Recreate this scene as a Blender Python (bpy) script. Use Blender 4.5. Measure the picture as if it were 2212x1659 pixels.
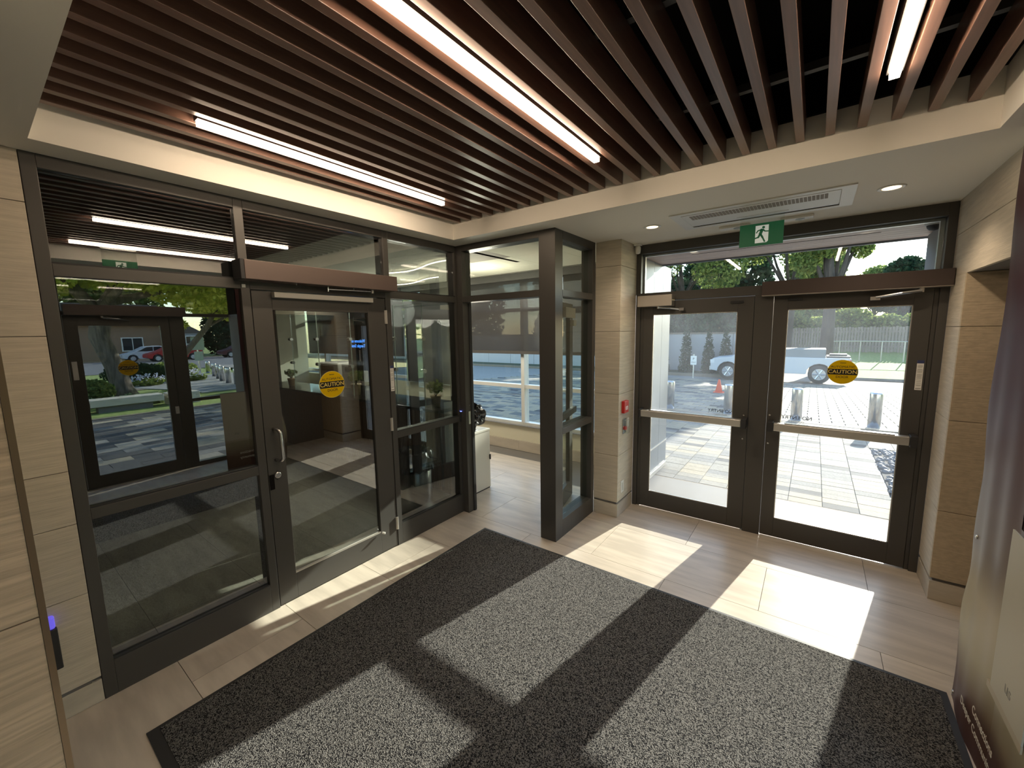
import bpy, bmesh, math, random
import numpy as np
from mathutils import Vector, Matrix

random.seed(7)
for o in list(bpy.data.objects):
    bpy.data.objects.remove(o)
S = bpy.context.scene
COL = S.collection

# ------------------------------------------------------------ camera
CX, CZ = 2.8277, 1.85
yaw, pitch, roll = 0.63999, 0.12818, -0.01644
fwd = Vector((-math.sin(yaw)*math.cos(pitch), math.cos(yaw)*math.cos(pitch), -math.sin(pitch)))
rgt = Vector((math.cos(yaw), math.sin(yaw), 0))
up = rgt.cross(fwd)
r2 = rgt*math.cos(roll)+up*math.sin(roll)
u2 = -rgt*math.sin(roll)+up*math.cos(roll)
cam = bpy.data.cameras.new('camera')
cam.sensor_fit = 'HORIZONTAL'
cam.sensor_width = 36.0
cam.lens = 877.09/2212*36.0
cam.clip_start = 0.02
cam.clip_end = 500
camo = bpy.data.objects.new('camera', cam)
COL.objects.link(camo)
camo.matrix_world = Matrix(((r2.x, u2.x, -fwd.x, CX), (r2.y, u2.y, -fwd.y, 0), (r2.z, u2.z, -fwd.z, CZ), (0, 0, 0, 1)))
S.camera = camo

# ------------------------------------------------------------ world, sun, exposure
S.view_settings.view_transform = 'Standard'
S.view_settings.look = 'None'
S.view_settings.gamma = 1
S.view_settings.use_curve_mapping = False
S.view_settings.exposure = 2.42
SUNV = Vector((0.195, 1.0, 0.375)).normalized()
W = bpy.data.worlds.new('sky')
S.world = W
W.use_nodes = True
wn = W.node_tree
wn.nodes.clear()
sky = wn.nodes.new('ShaderNodeTexSky')
sky.sky_type = 'NISHITA'
sky.sun_disc = False
sky.sun_elevation = math.asin(SUNV.z)
sky.sun_rotation = math.atan2(SUNV.x, SUNV.y)
sky.air_density = 1.0
sky.dust_density = 0.3
sky.ozone_density = 1.2
bg = wn.nodes.new('ShaderNodeBackground')
bg.inputs['Strength'].default_value = 0.155
wo = wn.nodes.new('ShaderNodeOutputWorld')
wn.links.new(sky.outputs[0], bg.inputs[0])
wn.links.new(bg.outputs[0], wo.inputs[0])
sl = bpy.data.lights.new('sun', 'SUN')
sl.energy = 3.4
sl.color = (1.0, 0.93, 0.82)
sl.angle = 0.0093
so = bpy.data.objects.new('sun', sl)
COL.objects.link(so)
so.location = (5, 12, 8)
so.rotation_euler = SUNV.to_track_quat('Z', 'Y').to_euler()
LINEAR_STRENGTH = 8.5
DOWN_WATTS = 5.0
LOBBY_STRENGTH = 2.0
try:
    S.cycles.transparent_max_bounces = 40
    S.cycles.max_bounces = 10
    S.cycles.diffuse_bounces = 5
    S.cycles.caustics_reflective = False
    S.cycles.caustics_refractive = False
    S.cycles.sample_clamp_indirect = 6.0
except Exception:
    pass

# ------------------------------------------------------------ helpers
ORG = {}


def tag(o, label=None, cat=None, group=None, kind=None):
    if label: o['label'] = label
    if cat: o['category'] = cat
    if group: o['group'] = group
    if kind: o['kind'] = kind
    return o


def thing(name, label, cat, loc=(0, 0, 0), group=None, kind=None, rotz=0, local=False):
    o = bpy.data.objects.new(name, None)
    o.empty_display_size = 0.1
    COL.objects.link(o)
    o.location = loc
    o.rotation_euler = (0, 0, rotz)
    ORG[o.name] = Vector((0, 0, 0)) if local else Vector(loc)
    return tag(o, label, cat, group, kind)


def dup(o, parent=None, delta=None):
    c = o.copy()
    COL.objects.link(c)
    c.parent = parent
    if delta is not None:
        c.location = Vector(o.location)+Vector(delta)
    ORG[c.name] = ORG.get(o.name, Vector((0, 0, 0)))
    for ch in list(o.children):
        dup(ch, c)
    return c


class MB:
    def __init__(s):
        s.v = []; s.f = []

    def add(s, vs, fs):
        n = len(s.v)
        s.v += [tuple(v) for v in vs]
        s.f += [tuple(i+n for i in f) for f in fs]
        return s

    def box(s, x0, x1, y0, y1, z0, z1):
        return s.add([(x0, y0, z0), (x1, y0, z0), (x1, y1, z0), (x0, y1, z0), (x0, y0, z1), (x1, y0, z1), (x1, y1, z1), (x0, y1, z1)],
                     [(0, 3, 2, 1), (4, 5, 6, 7), (0, 1, 5, 4), (1, 2, 6, 5), (2, 3, 7, 6), (3, 0, 4, 7)])

    def quad(s, a, b, c, d):
        return s.add([a, b, c, d], [(0, 1, 2, 3)])

    def cyl(s, p, q, r, r1=None, n=16):
        p = Vector(p); q = Vector(q)
        r1 = r if r1 is None else r1
        d = (q-p).normalized()
        a = d.orthogonal().normalized(); b = d.cross(a)
        vs = []
        for c, rr in ((p, r), (q, r1)):
            for i in range(n):
                t = 2*math.pi*i/n
                vs.append(c+a*math.cos(t)*rr+b*math.sin(t)*rr)
        fs = [(i, (i+1) % n, n+(i+1) % n, n+i) for i in range(n)]
        fs += [tuple(range(n-1, -1, -1)), tuple(range(n, 2*n))]
        return s.add(vs, fs)

    def lathe(s, c, prof, axis=(0, 0, 1), n=24):
        c = Vector(c); d = Vector(axis).normalized()
        a = d.orthogonal().normalized(); b = d.cross(a)
        vs = []
        for r, h in prof:
            for i in range(n):
                t = 2*math.pi*i/n
                vs.append(c+d*h+(a*math.cos(t)+b*math.sin(t))*max(r, 1e-4))
        fs = []
        for k in range(len(prof)-1):
            for i in range(n):
                j = (i+1) % n
                fs.append((k*n+i, k*n+j, (k+1)*n+j, (k+1)*n+i))
        fs.append(tuple(range(n-1, -1, -1)))
        fs.append(tuple(range((len(prof)-1)*n, len(prof)*n)))
        return s.add(vs, fs)

    def tube(s, pts, r, n=8):
        pts = [Vector(p) for p in pts]
        rs = r if isinstance(r, (list, tuple)) else [r]*len(pts)
        vs = []; prev = None
        for k, p in enumerate(pts):
            if k == 0: d = pts[1]-p
            elif k == len(pts)-1: d = p-pts[k-1]
            else: d = (pts[k+1]-p).normalized()+(p-pts[k-1]).normalized()
            d.normalize()
            a = d.orthogonal().normalized() if prev is None else (prev-d*prev.dot(d)).normalized()
            prev = a
            b = d.cross(a)
            for i in range(n):
                t = 2*math.pi*i/n
                vs.append(p+(a*math.cos(t)+b*math.sin(t))*rs[k])
        fs = []
        for k in range(len(pts)-1):
            for i in range(n):
                j = (i+1) % n
                fs.append((k*n+i, k*n+j, (k+1)*n+j, (k+1)*n+i))
        fs.append(tuple(range(n-1, -1, -1)))
        fs.append(tuple(range((len(pts)-1)*n, len(pts)*n)))
        return s.add(vs, fs)

    def prism(s, poly, o, ax, ay, ad, depth):
        """polygon (u,v) in plane o+u*ax+v*ay, extruded along ad by depth"""
        o = Vector(o); ax = Vector(ax); ay = Vector(ay); ad = Vector(ad)
        n = len(poly)
        vs = [o+ax*u+ay*v for u, v in poly]+[o+ax*u+ay*v+ad*depth for u, v in poly]
        fs = [tuple(range(n)), tuple(range(2*n-1, n-1, -1))]
        fs += [(i, n+i, n+(i+1) % n, (i+1) % n) for i in range(n)]
        return s.add(vs, fs)

    def build(s, name, mat, parent=None, smooth=False, bevel=0, kind=None, label=None):
        me = bpy.data.meshes.new(name)
        g = ORG.get(parent.name, Vector((0, 0, 0))) if parent else Vector((0, 0, 0))
        me.from_pydata([(v[0]-g.x, v[1]-g.y, v[2]-g.z) for v in s.v], [], s.f)
        bm = bmesh.new(); bm.from_mesh(me)
        bmesh.ops.recalc_face_normals(bm, faces=bm.faces)
        bm.to_mesh(me); bm.free()
        me.materials.append(mat)
        if smooth:
            for p in me.polygons: p.use_smooth = len(p.vertices) <= 4
        o = bpy.data.objects.new(name, me)
        COL.objects.link(o)
        if parent: o.parent = parent
        ORG[o.name] = g
        if bevel:
            m = o.modifiers.new('bevel', 'BEVEL')
            m.width = bevel; m.segments = 2; m.limit_method = 'ANGLE'
        if kind: o['kind'] = kind
        if label: o['label'] = label
        return o


def box(name, x0, x1, y0, y1, z0, z1, mat, parent=None, bevel=0, **k):
    return MB().box(x0, x1, y0, y1, z0, z1).build(name, mat, parent, bevel=bevel, **k)


DG = None


def text(name, string, size, c, ax, ay, mat, parent, depth=0.0006, bold=0.0, sx=1.0, align='CENTER'):
    """flat lettering centred on c, reading along ax with up ay"""
    cu = bpy.data.curves.new('t', 'FONT')
    cu.body = string; cu.size = size; cu.align_x = align; cu.align_y = 'CENTER'
    cu.extrude = depth; cu.offset = bold*size; cu.resolution_u = 3
    t = bpy.data.objects.new('t', cu)
    COL.objects.link(t)
    dg = bpy.context.evaluated_depsgraph_get()
    me = bpy.data.meshes.new_from_object(t.evaluated_get(dg))
    bpy.data.objects.remove(t); bpy.data.curves.remove(cu)
    ax = Vector(ax); ay = Vector(ay); az = ax.cross(ay)
    g = ORG.get(parent.name, Vector((0, 0, 0)))
    c = Vector(c)-g
    me.transform(Matrix(((ax.x*sx, ay.x, az.x, c.x), (ax.y*sx, ay.y, az.y, c.y), (ax.z*sx, ay.z, az.z, c.z), (0, 0, 0, 1))))
    me.materials.clear(); me.materials.append(mat); me.name = name
    o = bpy.data.objects.new(name, me)
    COL.objects.link(o); o.parent = parent
    ORG[o.name] = g
    return o


# ------------------------------------------------------------ materials
def new_mat(name):
    m = bpy.data.materials.new(name)
    m.use_nodes = True
    nt = m.node_tree
    nt.nodes.clear()
    out = nt.nodes.new('ShaderNodeOutputMaterial')
    return m, nt, out


def mat(name, col, rough=0.5, metal=0.0, noise=0.0, scale=(8, 8, 8), bump=0.0, bscale=None, col2=None, spec=0.5, emis=None, es=0, obj_var=0.0, ramp=(0.35, 0.65), detail=4):
    m, nt, out = new_mat(name)
    N = nt.nodes; L = nt.links
    b = N.new('ShaderNodeBsdfPrincipled')
    b.inputs['Roughness'].default_value = rough
    b.inputs['Metallic'].default_value = metal
    b.inputs['Specular IOR Level'].default_value = spec
    b.inputs['Base Color'].default_value = (*col, 1)
    L.new(b.outputs[0], out.inputs[0])
    tc = N.new('ShaderNodeTexCoord')
    src = None
    if noise or col2:
        mp = N.new('ShaderNodeMapping'); mp.inputs['Scale'].default_value = scale
        L.new(tc.outputs['Object'], mp.inputs[0])
        if obj_var:
            oi = N.new('ShaderNodeObjectInfo')
            L.new(oi.outputs['Random'], mp.inputs['Location'])
        nz = N.new('ShaderNodeTexNoise'); nz.inputs['Scale'].default_value = 1; nz.inputs['Detail'].default_value = detail
        L.new(mp.outputs[0], nz.inputs['Vector'])
        cr = N.new('ShaderNodeValToRGB')
        cr.color_ramp.elements[0].position = ramp[0]; cr.color_ramp.elements[1].position = ramp[1]
        c2 = col2 if col2 else tuple(c*(1-noise) for c in col)
        cr.color_ramp.elements[0].color = (*c2, 1); cr.color_ramp.elements[1].color = (*col, 1)
        L.new(nz.outputs['Fac'], cr.inputs[0])
        src = cr.outputs[0]
    if obj_var:
        oi2 = N.new('ShaderNodeObjectInfo')
        mr = N.new('ShaderNodeMapRange')
        mr.inputs['To Min'].default_value = 1-obj_var; mr.inputs['To Max'].default_value = 1+obj_var
        L.new(oi2.outputs['Random'], mr.inputs['Value'])
        mx = N.new('ShaderNodeVectorMath'); mx.operation = 'SCALE'
        if src: L.new(src, mx.inputs[0])
        else: mx.inputs[0].default_value = col
        L.new(mr.outputs[0], mx.inputs['Scale'])
        src = mx.outputs[0]
    if src: L.new(src, b.inputs['Base Color'])
    if bump:
        mp2 = N.new('ShaderNodeMapping'); mp2.inputs['Scale'].default_value = bscale or scale
        L.new(tc.outputs['Object'], mp2.inputs[0])
        n2 = N.new('ShaderNodeTexNoise'); n2.inputs['Scale'].default_value = 1; n2.inputs['Detail'].default_value = 3
        L.new(mp2.outputs[0], n2.inputs['Vector'])
        bp = N.new('ShaderNodeBump'); bp.inputs['Strength'].default_value = bump; bp.inputs['Distance'].default_value = 0.004
        L.new(n2.outputs['Fac'], bp.inputs['Height'])
        L.new(bp.outputs[0], b.inputs['Normal'])
    if emis:
        b.inputs['Emission Color'].default_value = (*emis, 1)
        b.inputs['Emission Strength'].default_value = es
    return m


def glass_mat(name, tint=(0.9, 0.94, 0.92), refl=0.05, haze=0.0, hazecol=(0.74, 0.82, 0.95)):
    m, nt, out = new_mat(name)
    N = nt.nodes; L = nt.links
    tr = N.new('ShaderNodeBsdfTransparent'); tr.inputs[0].default_value = (*tint, 1)
    gl = N.new('ShaderNodeBsdfGlossy'); gl.inputs['Roughness'].default_value = 0.0
    gl.inputs[0].default_value = (0.95, 0.97, 1.0, 1)
    lw = N.new('ShaderNodeLayerWeight'); lw.inputs['Blend'].default_value = 0.5
    pw = N.new('ShaderNodeMath'); pw.operation = 'POWER'; pw.inputs[1].default_value = 5
    L.new(lw.outputs['Facing'], pw.inputs[0])
    ma = N.new('ShaderNodeMath'); ma.operation = 'MULTIPLY_ADD'
    ma.inputs[1].default_value = (1-refl)*0.8; ma.inputs[2].default_value = refl
    L.new(pw.outputs[0], ma.inputs[0])
    mx = N.new('ShaderNodeMixShader')
    L.new(ma.outputs[0], mx.inputs[0]); L.new(tr.outputs[0], mx.inputs[1]); L.new(gl.outputs[0], mx.inputs[2])
    res = mx.outputs[0]
    if haze:
        tl = N.new('ShaderNodeBsdfTranslucent'); tl.inputs[0].default_value = (*hazecol, 1)
        tc = N.new('ShaderNodeTexCoord')
        nz = N.new('ShaderNodeTexNoise'); nz.inputs['Scale'].default_value = 3.0; nz.inputs['Detail'].default_value = 6
        L.new(tc.outputs['Object'], nz.inputs['Vector'])
        mr = N.new('ShaderNodeMapRange'); mr.inputs['From Min'].default_value = .3; mr.inputs['From Max'].default_value = .7
        mr.inputs['To Min'].default_value = haze*0.6; mr.inputs['To Max'].default_value = haze*1.4
        L.new(nz.outputs['Fac'], mr.inputs['Value'])
        m2 = N.new('ShaderNodeMixShader')
        L.new(mr.outputs[0], m2.inputs[0]); L.new(res, m2.inputs[1]); L.new(tl.outputs[0], m2.inputs[2])
        res = m2.outputs[0]
    L.new(res, out.inputs[0])
    return m


def leaf_mat(name, c1, c2, trans=0.5):
    m, nt, out = new_mat(name)
    N = nt.nodes; L = nt.links
    ge = N.new('ShaderNodeNewGeometry')
    cr = N.new('ShaderNodeValToRGB')
    cr.color_ramp.elements[0].color = (*c1, 1); cr.color_ramp.elements[1].color = (*c2, 1)
    L.new(ge.outputs['Random Per Island'], cr.inputs[0])
    d = N.new('ShaderNodeBsdfDiffuse'); t = N.new('ShaderNodeBsdfTranslucent')
    L.new(cr.outputs[0], d.inputs[0]); L.new(cr.outputs[0], t.inputs[0])
    mx = N.new('ShaderNodeMixShader'); mx.inputs[0].default_value = trans
    L.new(d.outputs[0], mx.inputs[1]); L.new(t.outputs[0], mx.inputs[2])
    L.new(mx.outputs[0], out.inputs[0])
    return m


M = {}
M['frame'] = mat('dark_bronze_frame', (0.080, 0.076, 0.070), 0.42, 0.3, spec=0.4)
M['stone'] = mat('brushed_limestone', (0.62, 0.55, 0.44), 0.75, noise=0.14, scale=(5, 5, 60), bump=0.5, bscale=(9, 9, 190), obj_var=0.03)
M['stone_coarse'] = mat('combed_limestone', (0.60, 0.50, 0.39), 0.8, noise=0.32, scale=(3, 3, 70), bump=1.0, bscale=(4, 4, 120), obj_var=0.03)
M['stone_smooth'] = mat('honed_limestone', (0.60, 0.54, 0.44), 0.5, noise=0.16, scale=(5, 5, 22), obj_var=0.03)
M['joint'] = mat('grey_joint', (0.16, 0.15, 0.14), 0.7)
M['paint'] = mat('cream_ceiling_paint', (0.83, 0.80, 0.72), 0.7)
M['wood'] = mat('stained_cedar', (0.175, 0.097, 0.071), 0.36, noise=0.25, scale=(60, 3, 60), spec=0.7, obj_var=0.06)
M['black'] = mat('matt_black', (0.006, 0.005, 0.005), 0.8, spec=0.1)
M['rubber'] = mat('black_rubber', (0.02, 0.02, 0.021), 0.55)
M['tile'] = mat('travertine_tile', (0.62, 0.55, 0.46), 0.32, noise=0.22, scale=(2.2, 14, 5), bump=0.05, obj_var=0.05, spec=0.35)
M['steel'] = mat('brushed_steel', (0.62, 0.62, 0.62), 0.25, 1.0)
M['alu'] = mat('anodised_aluminium', (0.62, 0.6, 0.56), 0.35, 0.75)
M['satin'] = mat('satin_beige_aluminium', (0.42, 0.38, 0.33), 0.4, 0.4)
M['white'] = mat('white_plastic', (0.75, 0.74, 0.7), 0.4)
M['offwhite'] = mat('offwhite_cover', (0.60, 0.58, 0.53), 0.45)
M['red'] = mat('red_plastic', (0.5, 0.02, 0.02), 0.4)
M['green'] = mat('exit_green', (0.004, 0.09, 0.035), 0.4, emis=(0.003, 0.09, 0.035), es=0.06)
M['exitwhite'] = mat('exit_white', (0.7, 0.75, 0.7), 0.4, emis=(0.7, 0.75, 0.7), es=0.06)
M['yellow'] = mat('caution_yellow', (0.83, 0.55, 0.01), 0.45)
def decal(name, col):
    m, nt, out = new_mat(name)
    d = nt.nodes.new('ShaderNodeBsdfDiffuse'); t_ = nt.nodes.new('ShaderNodeBsdfTranslucent'); x_ = nt.nodes.new('ShaderNodeMixShader')
    d.inputs[0].default_value = (*col, 1); t_.inputs[0].default_value = (*col, 1); x_.inputs[0].default_value = 0.35
    nt.links.new(d.outputs[0], x_.inputs[1]); nt.links.new(t_.outputs[0], x_.inputs[2]); nt.links.new(x_.outputs[0], out.inputs[0])
    return m


M['yellow'] = decal('caution_yellow_film', (0.95, 0.62, 0.01))
M['ink'] = mat('black_ink', (0.012, 0.01, 0.008), 0.5)
M['greyink'] = mat('grey_ink', (0.25, 0.24, 0.22), 0.6)
M['darkblue'] = mat('blue_header_print', (0.03, 0.04, 0.12), 0.5)
M['acrylic'] = glass_mat('clear_acrylic', (0.94, 0.96, 0.95), 0.04)
M['sg'] = glass_mat('storefront_glass', (0.58, 0.62, 0.61), 0.18)
M['sg2'] = glass_mat('lobby_partition_glass', (0.88, 0.92, 0.9), 0.035)
M['dg'] = glass_mat('door_glass', (0.84, 0.86, 0.85), 0.03, haze=0.02)
M['tg'] = glass_mat('transom_glass', (0.84, 0.88, 0.9), 0.03, haze=0.006)
M['eg'] = glass_mat('entrance_glass', (0.94, 0.97, 0.95), 0.03)
M['linear'] = mat('linear_led', (1, 1, 1), 0.5, emis=(1.0, 0.77, 0.55), es=LINEAR_STRENGTH)
M['lamp'] = mat('downlight_lamp', (1, 1, 1), 0.5, emis=(1.0, 0.75, 0.45), es=0.45)
M['lobbylamp'] = mat('lobby_linear_led', (1, 1, 1), 0.5, emis=(1.0, 0.82, 0.6), es=LOBBY_STRENGTH)
M['pinkwood'] = mat('soffit_plank', (0.78, 0.56, 0.47), 0.5, noise=0.2, scale=(2, 40, 40), obj_var=0.05)
M['zinc'] = mat('zinc_panel', (0.20, 0.225, 0.26), 0.42, 0.3, noise=0.08, scale=(2, 2, 2))
M['walnut'] = mat('walnut_rib', (0.17, 0.075, 0.035), 0.5, noise=0.4, scale=(60, 60, 3))
M['cream'] = mat('cream_wall', (0.70, 0.66, 0.52), 0.7)
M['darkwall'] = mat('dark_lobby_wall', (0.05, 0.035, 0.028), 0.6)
M['concrete'] = mat('pale_concrete', (0.27, 0.215, 0.155), 0.85, noise=0.55, scale=(90, 90, 90), detail=2)
M['asphalt'] = mat('asphalt', (0.16, 0.16, 0.165), 0.9, noise=0.3, scale=(30, 30, 30))
M['grass'] = mat('lawn_grass', (0.30, 0.36, 0.09), 0.9, col2=(0.15, 0.21, 0.045), scale=(12, 12, 12), bump=1.0, bscale=(60, 60, 60))
M['bark'] = mat('grey_bark', (0.20, 0.165, 0.13), 0.9, noise=0.6, scale=(18, 18, 3), bump=1.0, bscale=(25, 25, 4))
M['darkbark'] = mat('dark_bark', (0.09, 0.07, 0.06), 0.9, noise=0.4, scale=(18, 18, 3))
M['pebble'] = mat('river_pebble', (0.22, 0.22, 0.24), 0.6, obj_var=0.3)
M['leaf_bright'] = leaf_mat('bright_leaves', (0.34, 0.42, 0.05), (0.9, 0.86, 0.2), 0.55)
M['leaf_mid'] = leaf_mat('mid_leaves', (0.07, 0.13, 0.04), (0.34, 0.38, 0.11), 0.5)
M['leaf_dark'] = leaf_mat('dark_needles', (0.012, 0.035, 0.018), (0.05, 0.09, 0.045), 0.3)
M['leaf_pale'] = leaf_mat('pale_hosta_leaves', (0.12, 0.2, 0.07), (0.45, 0.5, 0.3), 0.3)
M['flower'] = leaf_mat('white_petals', (0.5, 0.5, 0.7), (0.85, 0.85, 0.9), 0.3)
M['shade'] = None

# paver tones
PV = [mat('paver_cream', (0.35, 0.295, 0.205), 0.85, noise=0.2, scale=(40, 40, 40), obj_var=0.06),
      mat('paver_grey', (0.19, 0.18, 0.165), 0.85, noise=0.35, scale=(50, 50, 50), obj_var=0.08),
      mat('paver_light', (0.28, 0.255, 0.21), 0.85, noise=0.3, scale=(50, 50, 50), obj_var=0.06),
      mat('paver_charcoal', (0.065, 0.062, 0.062), 0.85, noise=0.3, scale=(50, 50, 50), obj_var=0.08)]

# entrance mat
m, nt, out = new_mat('ribbed_entrance_mat')
N = nt.nodes; L = nt.links
tc = N.new('ShaderNodeTexCoord')
vo = N.new('ShaderNodeTexVoronoi'); vo.inputs['Scale'].default_value = 260
L.new(tc.outputs['Object'], vo.inputs['Vector'])
cr = N.new('ShaderNodeValToRGB'); cr.color_ramp.interpolation = 'LINEAR'
cr.color_ramp.elements[0].position = 0.25; cr.color_ramp.elements[0].color = (0.012, 0.012, 0.014, 1)
cr.color_ramp.elements[1].position = 0.8; cr.color_ramp.elements[1].color = (0.22, 0.213, 0.2, 1)
sp = N.new('ShaderNodeSeparateColor')
L.new(vo.outputs['Color'], sp.inputs[0]); L.new(sp.outputs[0], cr.inputs[0])
b = N.new('ShaderNodeBsdfPrincipled'); b.inputs['Roughness'].default_value = 0.95; b.inputs['Specular IOR Level'].default_value = 0.1
L.new(cr.outputs[0], b.inputs['Base Color'])
bp = N.new('ShaderNodeBump'); bp.inputs['Strength'].default_value = 1.0; bp.inputs['Distance'].default_value = 0.006
L.new(vo.outputs['Distance'], bp.inputs['Height']); L.new(bp.outputs[0], b.inputs['Normal'])
L.new(b.outputs[0], out.inputs[0])
M['mat'] = m

# roller shade: half see-through mesh cloth
m, nt, out = new_mat('roller_shade_mesh')
N = nt.nodes; L = nt.links
tr = N.new('ShaderNodeBsdfTransparent'); tr.inputs[0].default_value = (1, 1, 1, 1)
d = N.new('ShaderNodeBsdfDiffuse'); d.inputs[0].default_value = (0.09, 0.085, 0.082, 1)
t = N.new('ShaderNodeBsdfTranslucent'); t.inputs[0].default_value = (0.12, 0.115, 0.11, 1)
a = N.new('ShaderNodeMixShader'); a.inputs[0].default_value = 0.5
L.new(d.outputs[0], a.inputs[1]); L.new(t.outputs[0], a.inputs[2])
mx = N.new('ShaderNodeMixShader'); mx.inputs[0].default_value = 0.16
L.new(a.outputs[0], mx.inputs[1]); L.new(tr.outputs[0], mx.inputs[2]); L.new(mx.outputs[0], out.inputs[0])
M['shade'] = m

# printed banner cloth: colour bands down its height, darker towards the top
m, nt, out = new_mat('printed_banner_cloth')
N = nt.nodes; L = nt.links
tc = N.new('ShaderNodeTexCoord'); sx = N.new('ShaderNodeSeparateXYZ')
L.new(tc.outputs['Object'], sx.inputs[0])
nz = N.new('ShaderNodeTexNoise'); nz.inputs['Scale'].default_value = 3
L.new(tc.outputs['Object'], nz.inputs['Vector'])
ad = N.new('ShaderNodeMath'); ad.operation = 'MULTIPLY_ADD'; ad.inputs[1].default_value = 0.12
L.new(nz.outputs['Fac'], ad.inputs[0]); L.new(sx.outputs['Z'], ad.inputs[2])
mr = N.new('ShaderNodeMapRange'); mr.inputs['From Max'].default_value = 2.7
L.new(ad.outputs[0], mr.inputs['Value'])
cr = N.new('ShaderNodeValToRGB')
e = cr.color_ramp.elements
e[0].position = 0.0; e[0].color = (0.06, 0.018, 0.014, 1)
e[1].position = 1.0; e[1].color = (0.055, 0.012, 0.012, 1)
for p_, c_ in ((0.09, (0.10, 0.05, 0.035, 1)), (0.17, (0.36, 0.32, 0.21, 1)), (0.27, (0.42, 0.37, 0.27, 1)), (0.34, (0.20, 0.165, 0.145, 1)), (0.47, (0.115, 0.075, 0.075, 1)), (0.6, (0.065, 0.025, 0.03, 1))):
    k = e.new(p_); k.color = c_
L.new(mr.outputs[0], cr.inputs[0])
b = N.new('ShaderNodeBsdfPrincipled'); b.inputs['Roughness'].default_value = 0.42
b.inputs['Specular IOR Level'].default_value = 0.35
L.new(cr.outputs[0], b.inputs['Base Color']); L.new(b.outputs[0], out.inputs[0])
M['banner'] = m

H = 2.67
ST = 'structure'

# ============================================================ FLOOR
fl = thing('floor', 'pale travertine tiled floor of the vestibule and lobby', 'floor', (0, 0, 0), kind=ST)
box('floor_bed', -9, 4.17, -1.5, 5.1, -0.08, -0.006, M['joint'], fl)
tm = {}
ys = [0.534+0.598*k for k in range(-4, 8)]
for r in range(len(ys)-1):
    y0, y1 = ys[r], min(ys[r+1], 5.05)
    if y0 > 5.0: break
    off = 0.24 if (r % 2 == 0) else 0.84
    # row with y0 near 2.93 has joints at 0.24
    k0 = -9 if y0 > 2.3 else -3
    x = off+1.2*math.floor((k0-off)/1.2)
    while x < 4.17:
        xa, xb = max(x, -9), min(x+1.2, 4.165)
        if xb-xa > 0.05 and not (y0 > 4.05 and xa > 1.1):
            if y1 > 4.1 and xb > 1.1 and y0 > 3.5: yy = 4.2
            else: yy = y1
            box('tile', xa+0.0015, xb-0.0015, y0+0.0015, min(y1, yy)-0.0015, -0.006, 0, M['tile'], fl)
        x += 1.2

# ============================================================ CEILING
ce = thing('ceiling', 'cream dropped ceiling with recessed bay of red-brown wood slats', 'ceiling', (0, 0, 0), kind=ST)
RX0, RX1, RY0, RY1 = 0.18, 3.40, 0.255, 2.716
cb = MB()
cb.box(-0.12, RX0, -1.5, 2.99, H, H+0.06)
cb.box(RX1, 4.3, -1.5, 4.2, H, H+0.06)
cb.box(RX0, RX1, -1.5, RY0, H, H+0.06)
cb.box(RX0, RX1, RY1, 2.99, H, H+0.06).box(1.04, RX1, 2.99, 4.2, H, H+0.06)
cb.box(RX0-0.03, RX0, RY0-0.03, RY1+0.03, H+0.06, 2.915)
cb.box(RX1, RX1+0.03, RY0-0.03, RY1+0.03, H+0.06, 2.915)
cb.box(RX0, RX1, RY0-0.03, RY0, H+0.06, 2.915)
cb.box(RX0, RX1, RY1, RY1+0.03, H+0.06, 2.915)
cb.build('soffit', M['paint'], ce)
pl = MB().box(-0.2, 4.3, -1.5, 4.2, 3.25, 3.3)
pl.box(-0.2, 4.3, -1.55, -1.5, 2.7, 3.3).box(-0.2, 4.3, 4.2, 4.25, 2.75, 3.3).box(1.06, 4.3, 4.2, 4.208, 2.665, 2.76).box(-0.2, -0.14, -1.5, 4.2, 2.7, 3.3).box(4.3, 4.35, -1.5, 4.2, 2.6, 3.3)
pl.box(RX0, RX0+0.02, RY0, RY1, 2.915, 3.25).box(RX1-0.02, RX1, RY0, RY1, 2.915, 3.25)
pl.box(RX0, RX1, RY0, RY0+0.02, 2.915, 3.25).box(RX0, RX1, RY1-0.02, RY1, 2.915, 3.25)
pl.build('plenum', M['black'], ce)
SP = 0.1218
s0 = None
for k in range(26):
    x = 0.266+SP*k
    if s0 is None:
        s0 = MB().box(x-0.019, x+0.019, RY0+0.003, RY1-0.012, 2.80, 2.915).build('slat', M['wood'], ce, bevel=0.0015)
    else:
        c = s0.copy(); COL.objects.link(c); c.parent = ce; c.location = (SP*k, 0, 0)
# hanging rails above the slats
for y in (0.75, 1.5, 2.25):
    box('carrier_rail', RX0+0.02, RX1-0.02, y, y+0.03, 2.918, 2.95, M['frame'], ce)

# linear lights between slats
LX = [0.266+SP*2.5, 0.266+SP*12.5, 0.266+SP*22.5]
for i, (x, lab) in enumerate(zip(LX, ['warm linear ceiling light nearest the glass wall on the left', 'warm linear ceiling light along the middle of the slatted bay', 'warm linear ceiling light nearest the exit doors side, at upper right'])):
    t = thing('linear_light', lab, 'ceiling light', (x, 1.475, 2.78), group='linear lights between the ceiling slats')
    box('housing', x-0.024, x+0.024, 0.725, 2.225, 2.80, 2.915, M['rubber'], t)
    box('diffuser', x-0.0155, x+0.0155, 0.73, 2.22, 2.778, 2.80, M['linear'], t)

# ============================================================ WALLS
def stone_wall(name, label, core, panels, base=True):
    """core: list of boxes; panels: list of (x0,x1,y0,y1,z0,z1,mat)"""
    w = thing(name, label, 'wall', (0, 0, 0), kind=ST)
    m = MB()
    for c in core: m.box(*c)
    m.build('wall_core', M['joint'], w)
    for p in panels:
        box('stone_panel', *p[:6], M[p[6]], w, bevel=0.0015)
    return w


J = 0.0015
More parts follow.
